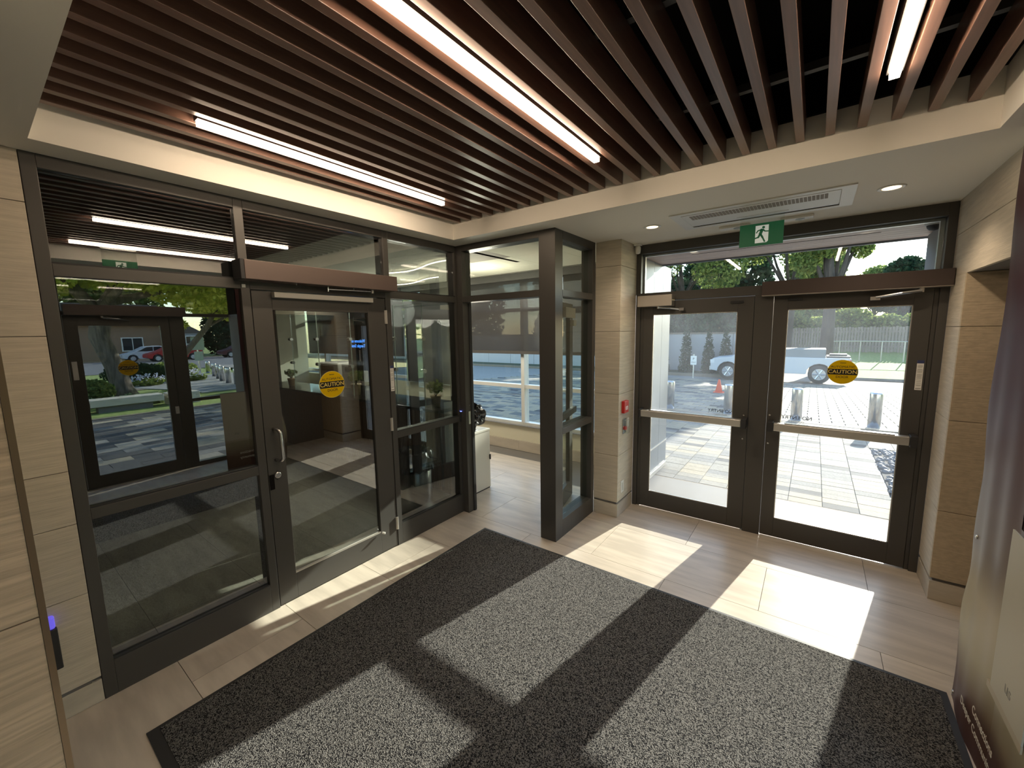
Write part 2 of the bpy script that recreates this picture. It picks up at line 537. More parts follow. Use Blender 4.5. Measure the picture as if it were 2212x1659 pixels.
# left wall: strip at x=0 beside the storefront
zs = [0.0, 0.12, 0.135, 0.595, 0.957, 1.221, 1.863, 2.45, H]
pan = []
for a, b_ in ((0.0, 0.12), (0.135, 0.595), (0.595, 0.957), (0.957, 1.221), (1.221, 1.863), (1.863, 2.45), (2.45, H)):
    pan.append((-0.02, 0.0, 0.02, 0.234, a+J, b_-J, 'stone' if a > 0 else 'stone_smooth'))
stone_wall('wall_left', 'strip of brushed limestone wall between the near pier and the glass partition', [(-0.12, -0.015, -1.5, 0.235, 0, H), (-0.12, -0.005, 0.0, 0.2, 0, H)], pan)
# near pier at x=1.2
pan = []
for a, b_ in ((-0.0, 0.12), (0.135, 0.5), (0.5, 1.11), (1.11, 1.72), (1.72, 2.33), (2.33, H)):
    pan.append((1.18, 1.20, -1.4, 0.0415, a+J, b_-J, 'stone_coarse'))
w = stone_wall('wall_near', 'combed limestone pier with a metal edge trim at the far left of the picture', [(0.02, 1.185, -1.4, 0.03, 0, H)], pan)
box('edge_trim', 1.176, 1.2015, 0.042, 0.0555, 0, H, mat('bronze_edge_trim', (0.22, 0.17, 0.12), 0.3, 0.8), w)
# back wall behind camera
pan = []
for a, b_ in ((0.0, 0.12), (0.135, 0.62), (0.62, 1.235), (1.235, 1.836), (1.836, 2.438), (2.438, H)):
    pan.append((1.2, 4.16, -1.42, -1.40, a+J, b_-J, 'stone'))
stone_wall('wall_back', 'limestone wall behind the vestibule', [(0.0, 4.3, -1.5, -1.41, 0, H)], pan)
# pier between glass partition and exit doors
pan = []
PZ = ((0.0, 0.135), (0.155, 0.63), (0.63, 1.237), (1.237, 1.836), (1.836, 2.438), (2.438, H))
for a, b_ in PZ:
    mm = 'stone_smooth' if a == 0 else 'stone'
    pan.append((1.107, 1.36, 3.677, 3.697, a+J, b_-J, mm))
    pan.append((1.34, 1.36, 3.6975, 4.08, a+J, b_-J, mm))
stone_wall('wall_pier', 'brushed limestone pier between the glass partition and the exit doors', [(1.107, 1.345, 3.69, 4.2, 0, H)], pan)
# right wall
pan = []
for a, b_ in PZ:
    mm = 'stone_smooth' if a == 0 else 'stone'
    if a < 2:
        bb = min(b_, 2.165)
        pan.append((3.552, 3.572, 3.7455, 4.08, a+J, bb-J if bb == b_ else bb, mm))
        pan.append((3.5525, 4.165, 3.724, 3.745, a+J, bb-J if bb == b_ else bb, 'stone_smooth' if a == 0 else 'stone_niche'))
pan.append((3.552, 3.572, 2.78, 4.08, 2.165, 2.44-J, 'stone'))
pan.append((3.552, 3.572, 2.78, 4.08, 2.44+J, H, 'stone'))
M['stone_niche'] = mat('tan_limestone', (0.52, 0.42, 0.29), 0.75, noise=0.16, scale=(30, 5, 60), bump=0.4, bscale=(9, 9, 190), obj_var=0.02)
wr = stone_wall('wall_right', 'brushed limestone wall with a recessed niche right of the exit doors', [(3.57, 4.17, 3.74, 4.2, 0, H), (3.57, 4.165, 2.41, 3.74, 2.167, H), (4.165, 4.25, 2.65, 3.74, 0, H), (3.55, 4.165, 2.41, 2.778, 0, H)], pan)
# near right wall beyond entrance
stone_wall('wall_side', 'limestone wall beside the entrance door', [(4.165, 4.25, -1.5, 0.3, 0, H)], [(4.145, 4.165, -1.4, 0.3, 0, H, 'stone')])
# black band above entrance doors is glass to ceiling; slim head
# shadow gap strip at the top of the baseboards
# ============================================================ LEFT STOREFRONT (window_1) x = 0
FX0, FX1 = -0.11, 0.0
w1 = thing('window_1', 'dark bronze framed glass partition along the left side', 'window', (0, 0, 0), kind=ST)


def ybar(name, y0, y1, z0, z1, par=None, x0=FX0, x1=FX1):
    return box(name, x0, x1, y0, y1, z0, z1, M['frame'], par or w1, bevel=0.002)


ybar('jamb', 0.236, 0.286, 0, H)
ybar('mullion', 1.049, 1.099, 0, H)
ybar('mullion', 2.092, 2.142, 0, H)
ybar('corner_post', 2.90, 2.99, 0, H)
ybar('head_rail', 0.286, 1.049, 2.61, H)
ybar('head_rail', 1.099, 2.092, 2.61, H)
ybar('head_rail', 2.142, 2.90, 2.61, H)
ybar('transom_bar', 0.286, 1.049, 2.138, 2.195)
ybar('transom_bar', 1.099, 2.092, 2.138, 2.195)
ybar('transom_bar', 2.142, 2.90, 2.138, 2.195)
ybar('mid_rail', 0.286, 1.049, 0.958, 1.014)
ybar('mid_rail', 2.142, 2.90, 0.958, 1.014)
ybar('bottom_rail', 0.286, 1.049, 0, 0.187)
ybar('bottom_rail', 2.142, 2.90, 0, 0.187)
GX = -0.022


def ypane(y0, y1, z0, z1, par=None, m='sg'):
    return box('glass_pane', GX-0.006, GX, y0+0.001, y1-0.001, z0+0.001, z1-0.001, M[m], par or w1)


for (a, b_) in ((0.286, 1.049), (2.142, 2.90)):
    for (c, d_) in ((0.187, 0.958), (1.014, 2.138), (2.195, 2.61)):
        ypane(a, b_, c, d_)
ypane(1.099, 2.092, 2.195, 2.61)
# glazing beads
for (a, b_) in ((0.286, 1.049), (2.142, 2.90)):
    for z in (0.187, 1.014, 2.195):
        box('glazing_bead', GX, -0.002, a+0.001, b_-0.001, z, z+0.008, M['rubber'], w1)

# inner door (door_1)
d1 = thing('door_1', 'dark bronze framed glass swing door in the left partition with a steel pull handle', 'door', (0, 1.6, 0), kind=ST)
L0, L1, LZ0, LZ1 = 1.104, 2.087, 0.008, 2.132
G0, G1, GZ0, GZ1 = 1.222, 1.925, 0.188, 2.015
for nm, a, b_, c, d_ in (('stile', L0, G0, LZ0, LZ1), ('stile', G1, L1, LZ0, LZ1), ('top_rail', G0, G1, GZ1, LZ1), ('bottom_rail', G0, G1, LZ0, GZ0)):
    box(nm, -0.05, -0.004, a, b_, c, d_, M['frame'], d1, bevel=0.002)
gp = box('glass_pane', GX-0.006, GX, G0, G1, GZ0, GZ1, M['sg'], d1)
box('glazing_bead', GX, -0.005, G0, G1, GZ0, GZ0+0.012, M['alu'], d1)
# pull handle
hp = [(-0.004, 1.155, 1.235), (0.05, 1.158, 1.238), (0.075, 1.175, 1.235), (0.08, 1.2, 1.215), (0.08, 1.21, 1.15), (0.08, 1.21, 1.08), (0.078, 1.2, 1.05), (0.07, 1.175, 1.035), (0.045, 1.157, 1.03), (-0.004, 1.155, 1.03)]
MB().tube([(-0.004, 1.16, 1.24), (0.045, 1.16, 1.24), (0.062, 1.163, 1.235), (0.07, 1.17, 1.22), (0.07, 1.175, 1.05), (0.062, 1.168, 1.035), (0.045, 1.16, 1.03), (-0.004, 1.16, 1.03)], 0.0105, 12).build('pull_handle', M['steel'], d1, smooth=True)
MB().lathe((-0.004, 1.16, 0.925), [(0.022, 0), (0.022, 0.008), (0.015, 0.012)], (1, 0, 0)).build('lock_cylinder', M['steel'], d1, smooth=True)
ls = box('strike_plate', -0.003, 0.002, 1.108, 1.135, 0.835, 0.935, M['black'], w1)
for z in (0.955, 0.895):
    MB().cyl((-0.004, 1.158, z), (-0.001, 1.158, z), 0.003, n=8).build('screw', M['rubber'], d1)
for z in (1.985, 1.09, 0.21):
    hg = MB().cyl((0.004, 2.089, z-0.055), (0.004, 2.089, z+0.055), 0.0085, n=10).box(-0.004, 0.002, 2.075, 2.089, z-0.055, z+0.055)
    hg.build('hinge', M['alu'], d1)
box('cover_strip', -0.004, 0.04, 1.222, 1.95, 2.093, 2.126, M['offwhite'], d1, bevel=0.002, label='long off-white cover strip across the top of the door')
MB().cyl((0.012, 1.925, 0.192), (0.03, 1.94, 0.188), 0.009, n=8).build('door_stop', M['white'], d1)


def caution(parent, c, ax, r=0.092, flip=False, y='yellow'):
    """round AUTOMATIC CAUTION DOOR decal; c centre, ax reading direction"""
    c = Vector(c); ax = Vector(ax); ay = Vector((0, 0, 1)); nz_ = ax.cross(ay)*(-1 if flip else 1)
    st = MB().cyl(c, c+nz_*0.001, r*1.03, n=40).build('caution_sticker', M[y+'_rim'], parent)
    MB().cyl(c+nz_*0.001, c+nz_*0.0014, r, n=40).build('sticker_face', M[y], st)
    hh = r*0.245
    pts = []
    n = 7
    for i in range(n):
        z = -hh+2*hh*i/(n-1); pts.append((math.sqrt(r*r-z*z), z))
    for i in range(n):
        z = hh-2*hh*i/(n-1); pts.append((-math.sqrt(r*r-z*z), z))
    MB().prism(pts, c+nz_*0.0014, ax, ay, nz_, 0.0004).build('sticker_band', M['ink'], st)
    e_ = c+nz_*0.0022
    text('lettering', 'CAUTION', r*0.43, e_, ax, ay, M['yellow_letter'], st, 0.0003, 0.006, sx=1.0)
    text('lettering', 'AUTOMATIC', r*0.265, e_+ay*r*0.42, ax, ay, M['ink'], st, 0.0003, 0.0, sx=1.05)
    text('lettering', 'DOOR', r*0.27, e_-ay*r*0.44, ax, ay, M['ink'], st, 0.0003, 0.0, sx=1.05)
    MB().prism([(-r*.2, -r*.02), (r*.2, -r*.02), (r*.2, r*.02), (-r*.2, r*.02)], e_+ay*r*0.76-nz_*0.0006, ax, ay, nz_, 0.0003).build('fine_print', M['ink'], st)
    return st


M['yellow_letter'] = decal('pale_yellow_film', (1.0, 0.82, 0.25))
M['yellow_rim'] = mat('caution_pale_rim', (0.78, 0.66, 0.2), 0.45)
caution(d1, (GX+0.001, 1.598, 1.485), (0, 1, 0), 0.096)


def notice(parent, c, ax, w=0.036, h=0.215):
    c = Vector(c); ax = Vector(ax); ay = Vector((0, 0, 1)); nz_ = ax.cross(ay)
    q = [(-w/2, -h/2), (w/2, -h/2), (w/2, h/2), (-w/2, h/2)]
    s_ = MB().prism(q, c, ax, ay, nz_, 0.001).build('notice_strip', M['white'], parent)
    q = [(-w/2, h/2-0.022), (w/2, h/2-0.022), (w/2, h/2), (-w/2, h/2)]
    MB().prism(q, c+nz_*0.001, ax, ay, nz_, 0.0005).build('header_print', M['darkblue'], s_)
    mb = MB()
    random.seed(3)
    z = h/2-0.034
    while z > -h/2+0.03:
        ww = w*random.uniform(0.3, 0.42)
        mb.prism([(-ww, z-0.0012), (ww, z-0.0012), (ww, z+0.0012), (-ww, z+0.0012)], c+nz_*0.001, ax, ay, nz_, 0.0004)
        z -= 0.006 if random.random() < .75 else 0.012
    mb.prism([(-w*.4, -h/2+0.008), (w*.4, -h/2+0.008), (w*.4, -h/2+0.014), (-w*.4, -h/2+0.014)], c+nz_*0.001, ax, ay, nz_, 0.0004)
    mb.build('fine_print', M['greyink'], s_)


notice(w1, (0.0005, 2.117, 1.478), (0, 1, 0), 0.034)

# door operator over inner door
op = thing('door_operator', 'long brown door operator housing above the left glass door', 'door operator', (0, 1.57, 2.19))
box('housing', 0.001, 0.12, 1.035, 2.125, 2.185, 2.298, mat('brown_operator', (0.125, 0.093, 0.082), 0.4, 0.35), op, bevel=0.003)
box('end_cap', 0.001, 0.121, 1.012, 1.0345, 2.183, 2.30, M['rubber'], op, bevel=0.003)
for y in (1.13, 1.36, 1.58, 1.78):
    MB().cyl((0.05, y, 2.185), (0.05, y, 2.178), 0.006, n=8).build('screw', M['steel'], op)
MB().tube([(0.06, 1.93, 2.175), (0.058, 1.75, 2.172), (0.055, 1.57, 2.168)], 0.006).cyl((0.06, 1.93, 2.16), (0.06, 1.93, 2.186), 0.014).cyl((0.055, 1.575, 2.15), (0.055, 1.575, 2.18), 0.007).build('arm', M['steel'], op)
box('label_tag', 0.0005, 0.003, 1.055, 1.075, 2.145, 2.165, M['white'], w1)

# ============================================================ PARTITION 2 (y = 2.923) + post + partition 3
w2 = thing('window_2', 'dark bronze framed glass screen and doorway into the lobby', 'window', (0, 0, 0), kind=ST)
PY0, PY1 = 2.923, 3.047


def xb(name, x0, x1, z0, z1, par=w2, y0=PY0, y1=PY1):
    return box(name, x0, x1, y0, y1, z0, z1, M['frame'], par, bevel=0.002)


xb('jamb', 0.002, 0.072, 0, H)
xb('head_rail', 0.072, 0.948, 2.615, H)
xb('transom_bar', 0.072, 0.948, 2.138, 2.195)
xb('square_post', 0.948, 1.105, 0, H)
box('glass_pane', 0.073, 0.947, 2.98, 2.986, 2.196, 2.614, M['sg2'], w2)
# hardware on the jamb reveal
box('strike_plate', 0.0715, 0.074, 2.96, 2.99, 0.93, 1.06, M['steel'], w2)
MB().cyl((0.072, 2.975, 1.12), (0.076, 2.975, 1.12), 0.004, n=8).build('screw', M['steel'], w2)
MB().cyl((0.072, 3.02, 0.06), (0.08, 3.02, 0.06), 0.006, n=8).build('screw', M['steel'], w2)
box('rubber_seal', 0.072, 0.082, 3.0, 3.03, 0.0, 2.13, M['rubber'], w2)
box('reader_box', -0.001, 0.012, 2.905, 2.935, 0.955, 1.065, M['rubber'], w2, bevel=0.003, label='small black card reader with a blue lit top')
box('reader_light', 0.0, 0.013, 2.908, 2.932, 1.058, 1.0655, mat('reader_blue', (0.1, 0.12, 0.6), 0.4, emis=(0.15, 0.2, 1.0), es=0.8), w2)
w3 = thing('window_3', 'dark bronze framed glass side panel between the square post and the stone pier', 'window', (0, 0, 0), kind=ST)
QX0, QX1 = 0.985, 1.105


def yb3(name, y0, y1, z0, z1):
    return box(name, QX0, QX1, y0, y1, z0, z1, M['frame'], w3, bevel=0.002)


yb3('jamb', 3.62, 3.676, 0, H)
yb3('head_rail', 3.048, 3.62, 2.60, H)
yb3('transom_bar', 3.048, 3.62, 2.138, 2.195)
yb3('mid_rail', 3.048, 3.62, 0.948, 1.004)
yb3('bottom_rail', 3.048, 3.62, 0, 0.165)
for (c, d_) in ((0.165, 0.948), (1.004, 2.138), (2.195, 2.60)):
    box('glass_pane', 1.05, 1.056, 3.049, 3.619, c+.001, d_-.001, M['sg2'], w3)

# open lobby door (door_2), swung into the lobby beyond the side panel
d2 = thing('door_2', 'open dark framed glass door standing beyond the side panel in the lobby', 'door', (0.93, 3.07, 0), kind=ST, rotz=0.235, local=True)
W_ = 0.90
for nm, a, b_, c, d_ in (('stile', 0, 0.11, 0.01, 2.13), ('stile', W_-0.12, W_, 0.01, 2.13), ('top_rail', .11, W_-.12, 2.01, 2.13), ('bottom_rail', .11, W_-.12, 0.01, 0.2)):
    MB().box(-0.045, 0, a, b_, c, d_).build(nm, M['frame'], d2, bevel=0.002)
MB().box(-0.026, -0.02, .11, W_-.12, 0.2, 2.01).build('glass_pane', M['sg2'], d2)
MB().box(0.002, 0.05, 0.45, 0.82, 1.98, 2.08).box(0.002, 0.04, 0.78, 0.9, 1.9, 1.96).build('door_closer', M['satin'], d2)
MB().box(0.02, 0.06, 0.08, 0.84, 0.98, 1.04).build('push_bar', M['rubber'], d2)

# ============================================================ EXIT DOOR WALL (y = 4.08)
w4 = thing('window_4', 'dark bronze frame and transom window above the double exit doors', 'window', (0, 0, 0), kind=ST)
EY0, EY1 = 4.082, 4.20


def eb(name, x0, x1, z0, z1, par=w4, y0=EY0, y1=EY1, m='frame'):
    return box(name, x0, x1, y0, y1, z0, z1, M[m], par, bevel=0.002)


eb('jamb', 1.361, 1.405, 0, H)
eb('jamb', 3.505, 3.552, 0, H)
eb('head_rail', 1.405, 3.505, 2.585, H)
eb('transom_bar', 1.405, 3.505, 2.125, 2.205)
eb('mullion', 2.395, 2.53, 0, 2.125)
eb('door_jamb', 1.405, 1.435, 0, 2.125, y0=4.10)
eb('door_jamb', 3.48, 3.505, 0, 2.125, y0=4.10)
box('glass_pane', 1.406, 3.504, 4.15, 4.156, 2.206, 2.584, M['tg'], w4)
box('inner_trim', 1.406, 1.42, 4.157, 4.19, 2.206, 2.584, M['alu'], w4)
box('inner_trim', 3.48, 3.504, 4.157, 4.19, 2.206, 2.584, M['alu'], w4)
box('inner_trim', 1.42, 3.48, 4.157, 4.19, 2.566, 2.584, M['alu'], w4)


def exit_door(n, label, x0, x1, g0, g1):
    d = thing('door_%d' % n, label, 'door', ((x0+x1)/2, 4.11, 0), kind=ST)
    for nm, a, b_, c, d_ in (('stile', x0, g0, 0.01, 2.12), ('stile', g1, x1, 0.01, 2.12), ('top_rail', g0, g1, 1.995, 2.12), ('bottom_rail', g0, g1, 0.01, 0.178)):
        box(nm, a, b_, 4.09, 4.135, c, d_, M['frame'], d, bevel=0.002)
    box('glass_pane', g0, g1, 4.11, 4.116, 0.178, 1.995, M['dg'], d)
    mb = MB()
    for a, b_ in ((g0, g0+0.006), (g1-0.006, g1)):
        mb.box(a, b_, 4.098, 4.109, 0.178, 1.995)
    mb.box(g0, g1, 4.098, 4.109, 0.178, 0.186).box(g0, g1, 4.098, 4.109, 1.988, 1.995)
    mb.build('glazing_bead', M['alu'], d)
    return d


d3 = exit_door(3, 'left leaf of the double exit doors, dark bronze frame', 1.437, 2.392, 1.53, 2.268)
d4 = exit_door(4, 'right leaf of the double exit doors with a yellow caution sticker', 2.533, 3.478, 2.632, 3.38)
for d, a, b_, caps in ((d3, 1.462, 2.352, ((1.442, 1.462), (2.352, 2.392))), (d4, 2.59, 3.425, ((2.55, 2.59), (3.425, 3.465)))):
    pb = box('push_bar', a, b_, 3.985, 4.045, 0.985, 1.05, M['alu'], d, bevel=0.006)
    box('bar_lip', a+0.08, b_-0.08, 3.995, 4.035, 1.05, 1.057, M['steel'], pb)
    for c in caps:
        box('end_cap', c[0], c[1], 3.975, 4.09, 0.975, 1.06, M['rubber'], pb, bevel=0.004)
for x, zz in ((2.36, 1.075+0.0), (2.36, 0.86), (2.555, 1.1), (2.555, 0.85)):
    MB().cyl((x, 4.089, zz), (x, 4.083, zz), 0.007, n=10).build('screw_cap', M['steel'], d3 if x < 2.5 else d4)
for x, d in ((2.26, d3), (2.68, d4)):
    k = box('latch_bracket', x-0.05, x+0.05, 4.07, 4.09, 2.065, 2.085, M['rubber'], d)
caution(d4, (3.018, 4.108, 1.493), (1, 0, 0), 0.093)
M['clearink'] = mat('dark_vinyl', (0.05, 0.05, 0.05), 0.5)
# NO ENTRY vinyl: put on to be read from outside
for d, cx in ((d3, 2.165), (d4, 2.744)):
    text('no_entry_lettering', 'NO ENTRY', 0.041, (cx, 4.118, 1.09), (-1, 0, 0), (0, 0, 1), M['clearink'], d, 0.0003, 0.01, sx=1.05)
    text('exit_only_lettering', 'EXIT ONLY', 0.022, (cx, 4.118, 1.055), (-1, 0, 0), (0, 0, 1), M['clearink'], d, 0.0003, 0.0)
notice(d4, (3.449, 4.089, 1.49), (1, 0, 0), 0.036, 0.215)

op = thing('door_operator', 'long dark door operator housing above the right exit door', 'door operator', (3.0, 4.0, 2.11))
box('housing', 2.452, 3.548, 3.965, 4.081, 2.112, 2.222, mat('brown_operator_dark', (0.07, 0.052, 0.046), 0.4, 0.35), op, bevel=0.003)
box('base_strip', 2.453, 3.547, 3.97, 4.08, 2.107, 2.112, M['satin'], op)
MB().tube([(3.40, 3.985, 2.085), (3.30, 3.975, 2.075), (3.165, 4.0, 2.055)], [0.012, 0.009, 0.007]).cyl((3.40, 4.0, 2.075), (3.40, 4.0, 2.11), 0.016).box(3.135, 3.19, 4.0, 4.09, 2.035, 2.06).build('arm', M['steel'], op)
op = thing('door_operator', 'short beige door closer above the left exit door', 'door closer', (1.57, 4.0, 2.07))
box('housing', 1.41, 1.735, 3.975, 4.081, 2.068, 2.172, M['satin'], op, bevel=0.004)
MB().tube([(1.60, 4.02, 2.058), (1.72, 4.0, 2.046), (1.80, 4.05, 2.035)], 0.008).cyl((1.60, 4.02, 2.045), (1.60, 4.02, 2.069), 0.013).box(1.79, 1.83, 4.03, 4.09, 2.02, 2.045).build('arm', M['steel'], op)

# ============================================================ CEILING FIXTURES
ac = thing('ceiling_air_unit', 'white ceiling air unit with a long square grille before the exit doors', 'air vent', (2.44, 3.44, H))
fr = MB()
X0, X1, Y0, Y1 = 1.912, 2.972, 3.18, 3.69
fr.box(X0, X1, Y0, Y0+0.05, H-0.008, H-0.001).box(X0, X1, Y1-0.05, Y1, H-0.008, H-0.001).box(X0, X0+0.07, Y0+0.05, Y1-0.05, H-0.008, H-0.001).box(X1-0.07, X1, Y0+0.05, Y1-0.05, H-0.008, H-0.001)
fr.build('frame', M['white'], ac)
box('slot', X0+0.07, X1-0.07, Y1-0.095, Y1-0.052, H-0.004, H-0.001, M['black'], ac)
box('cover', X0+0.073, X1-0.073, Y0+0.053, Y1-0.098, H-0.010, H-0.004, M['white'], ac)
gm = MB()
g0, g1 = X0+0.12, X1-0.13
n = 38
for i in range(n):
    a = g0+(g1-g0)*i/n
    gm.box(a, a+(g1-g0)/n*0.8, Y0+0.09, Y0+0.20, H-0.0115, H-0.010)
gm.build('grille', mat('grille_dark', (0.28, 0.25, 0.22), 0.7), ac)


def downlight(x, y, label):
    t = thing('downlight', label, 'downlight', (x, y, H), group='downlights over the exit doors')
    MB().lathe((x, y, H-0.006), [(0.045, 0.0055), (0.045, 0.003), (0.062, 0.0), (0.068, 0.003), (0.068, 0.0055)]).build('trim_ring', M['white'], t, smooth=True)
    MB().cyl((x, y, H-0.004), (x, y, H-0.001), 0.044, n=24).build('lamp', M['lamp'], t)
    l = bpy.data.lights.new('downlight_beam', 'SPOT')
    l.energy = DOWN_WATTS; l.color = (1, 0.8, 0.58); l.spot_size = 2.2; l.spot_blend = 0.8; l.shadow_soft_size = 0.04
    lo = bpy.data.objects.new('downlight_beam', l); COL.objects.link(lo); lo.location = (x, y, H-0.02)


downlight(1.716, 3.423, 'recessed downlight left of the ceiling air unit')
downlight(3.14, 3.425, 'recessed downlight right of the ceiling air unit')

for x0, x1, lab in ((2.14, 2.36, 'white motion sensor bar left of the exit sign'), (2.56, 2.765, 'white motion sensor bar right of the exit sign')):
    t = thing('motion_sensor', lab, 'sensor', ((x0+x1)/2, 3.85, H), group='door motion sensors')
    box('body', x0, x1, 3.79, 3.87, H-0.02, H-0.0005, M['white'], t, bevel=0.004)
    MB().lathe(((x0+x1)/2+0.02, 3.83, H-0.02), [(0.03, 0), (0.03, -0.004), (0.012, -0.012)]).build('lens', M['acrylic'], t)

# exit sign: green pictogram panel in clear acrylic under the ceiling
def exit_sign(label, c, ax, loc, top=2.67, mir=1):
    H = top
    t = thing('exit_sign', label, 'exit sign', loc)
    c = Vector(c); ax = Vector(ax); ay = Vector((0, 0, 1)); nz_ = ax.cross(ay)
    def R_(x0, x1, z0, z1, d0, d1):
        return MB().prism([(x0, z0), (x1, z0), (x1, z1), (x0, z1)], c+nz_*d0, ax, ay, nz_, d1-d0)
    R_(-0.137, 0.137, -0.079, H-c.z-0.012, 0.0, 0.006).build('acrylic_panel', M['acrylic'], t)
    R_(-0.137, 0.137, -0.078, 0.078, 0.0061, 0.008).build('green_face', M['green'], t)
    R_(-0.137, 0.137, -0.078, 0.078, -0.002, -0.0001).build('green_face', M['green'], t)
    R_(-0.16, 0.16, H-c.z-0.012, H-c.z-0.0005, -0.02, 0.026).build('mounting_rail', M['white'], t)
    for sgn, d0 in ((1, 0.008), (-1, -0.002)):
        a2 = ax*mir
        o = c+nz_*d0
        nd = nz_*sgn
        door = MB().prism([(-0.036, -0.06), (0.036, -0.06), (0.046, -0.05), (0.046, 0.062), (-0.036, 0.062)], o, a2, ay, nd, 0.0005).build('doorway_symbol', M['exitwhite'], t)
        man = MB()
        o2 = o+nd*0.0006
        def limb(p, q, wd):
            p = Vector((p[0], p[1])); q = Vector((q[0], q[1])); dd = (q-p).normalized(); nn = Vector((-dd.y, dd.x))*wd/2
            man.prism([tuple(p-nn), tuple(q-nn), tuple(q+nn), tuple(p+nn)], o2, a2, ay, nd, 0.0004)
        man.prism([(0.014+0.0095*math.cos(i*.5236), 0.046+0.0095*math.sin(i*.5236)) for i in range(12)], o2, a2, ay, nd, 0.0004)
        limb((0.008, 0.036), (-0.006, -0.002), 0.02)
        limb((0.006, 0.033), (-0.019, 0.026), 0.009)
        limb((-0.019, 0.028), (-0.03, 0.01), 0.008)
        limb((0.01, 0.033), (0.026, 0.016), 0.009)
        limb((0.026, 0.018), (0.046, 0.016), 0.008)
        limb((-0.005, 0.002), (-0.018, -0.024), 0.013)
        limb((-0.016, -0.02), (-0.052, -0.03), 0.010)
        limb((-0.002, 0.0), (0.012, -0.026), 0.013)
        limb((0.01, -0.022), (0.026, -0.056), 0.010)
        man.build('running_figure', M['green'], t)
    return t


exit_sign('green running figure exit sign hanging in front of the exit doors', (2.465, 3.55, 2.522), (1, 0, 0), (2.465, 3.55, H))
exit_sign('green running figure exit sign hanging by the entrance door', (3.07, 1.09, 2.58), (0, -1, 0), (3.07, 1.09, 2.80), 2.80, -1)

t = thing('security_sensor', 'white motion detector in the ceiling corner above the stone pier', 'sensor', (1.395, 4.0, 2.67))
box('mount', 1.365, 1.43, 3.97, 4.03, 2.652, 2.6695, M['white'], t, bevel=0.005)
MB().lathe((1.398, 3.995, 2.575), [(0.008, 0), (0.022, 0.006), (0.026, 0.03), (0.027, 0.06), (0.018, 0.078)], n=16).build('body', M['white'], t, smooth=True)

t = thing('fire_alarm_station', 'small red fire alarm pull station on the stone pier', 'fire alarm', (1.362, 3.80, 1.105))
box('body', 1.361, 1.392, 3.745, 3.855, 1.045, 1.162, M['red'], t, bevel=0.003)
box('label_plate', 1.3925, 1.394, 3.775, 3.83, 1.075, 1.11, M['white'], t)
text('lettering', 'SS', 0.03, (1.3945, 3.803, 1.092), (0, 1, 0), (0, 0, 1), M['red'], t, 0.0003)
t = thing('key_switch_box', 'clear covered push switch below the fire alarm on the stone pier', 'switch', (1.362, 3.83, 0.9))
box('back_plate', 1.361, 1.367, 3.775, 3.865, 0.83, 0.975, M['steel'], t, bevel=0.002)
box('clear_cover', 1.3672, 1.41, 3.78, 3.86, 0.835, 0.97, M['acrylic'], t, bevel=0.01)
box('button', 1.3675, 1.385, 3.80, 3.835, 0.87, 0.90, M['red'], t)
box('side_plate', 1.361, 1.375, 3.87, 3.915, 0.885, 0.975, M['white'], t, bevel=0.003)
t = thing('wall_outlet', 'white wall plate low on the stone pier', 'outlet', (1.362, 3.79, 0.29))
box('plate', 1.3605, 1.366, 3.755, 3.83, 0.23, 0.35, M['white'], t, bevel=0.002)
box('socket', 1.3662, 1.368, 3.775, 3.81, 0.25, 0.33, M['offwhite'], t)
t = thing('card_reader', 'black card reader with a violet top low on the left stone wall', 'card reader', (0.0, 0.09, 0.42))
box('body', 0.001, 0.03, 0.046, 0.118, 0.285, 0.49, M['rubber'], t, bevel=0.004)
box('lit_top', 0.001, 0.028, 0.05, 0.114, 0.49, 0.555, mat('violet_light', (0.12, 0.1, 0.5), 0.4, emis=(0.13, 0.1, 0.75), es=0.15), t, bevel=0.01)

# ============================================================ ENTRANCE MAT
t = thing('entrance_mat', 'large dark speckled entrance mat with black rubber edge on the tiled floor', 'doormat', (2.0, 1.5, 0.0))
MX0, MX1, MY0, MY1 = 0.42, 3.475, 0.31, 2.765
mb = MB()
mb.box(MX0, MX1, MY0, MY0+0.045, 0.0005, 0.006).box(MX0, MX1, MY1-0.022, MY1, 0.0005, 0.006).box(MX0, MX0+0.022, MY0+0.045, MY1-0.022, 0.0005, 0.006).box(MX1-0.03, MX1, MY0+0.045, MY1-0.022, 0.0005, 0.006)
mb.build('rubber_border', M['rubber'], t)
box('mat_pile', MX0+0.022, MX1-0.03, MY0+0.045, MY1-0.022, 0.0005, 0.009, M['mat'], t)

# ============================================================ BANNER
t = thing('printed_banner', 'tall wrinkled maroon and beige printed banner with snaps at the right edge', 'banner', (3.49, 2.5, 0))
vs = []; fs = []
NY, NZ = 26, 60
def bx(y, z):
    u = (2.79-y)/0.5
    w_ = 0.007*math.sin(z*7+u*6)*math.exp(-((u-0.15)/0.2)**2)+0.010*math.sin(z*11.0+3*u)*math.exp(-((u-0.08)/0.12)**2)*math.exp(-((z-0.75)/0.5)**2)
    w_ += 0.004*math.sin(u*19+z*1.3)*math.exp(-((z-0.8)/0.8)**2)
    return 3.492-0.018*math.sin(min(u, 1)*math.pi)+w_*0.8
for j in range(NZ+1):
    z = 0.003+2.655*j/NZ
    yfar = 2.765+0.012*math.sin(z*3.1)-0.05*math.exp(-((z-0.88)/0.3)**2)+0.02*math.exp(-((z-0.35)/0.2)**2)
    ynear = 2.285
    for i in range(NY+1):
        y = yfar+(ynear-yfar)*i/NY
        vs.append((bx(y, z), y, z))
n0 = len(vs)
for v in list(vs): vs.append((v[0]+0.004, v[1], v[2]))
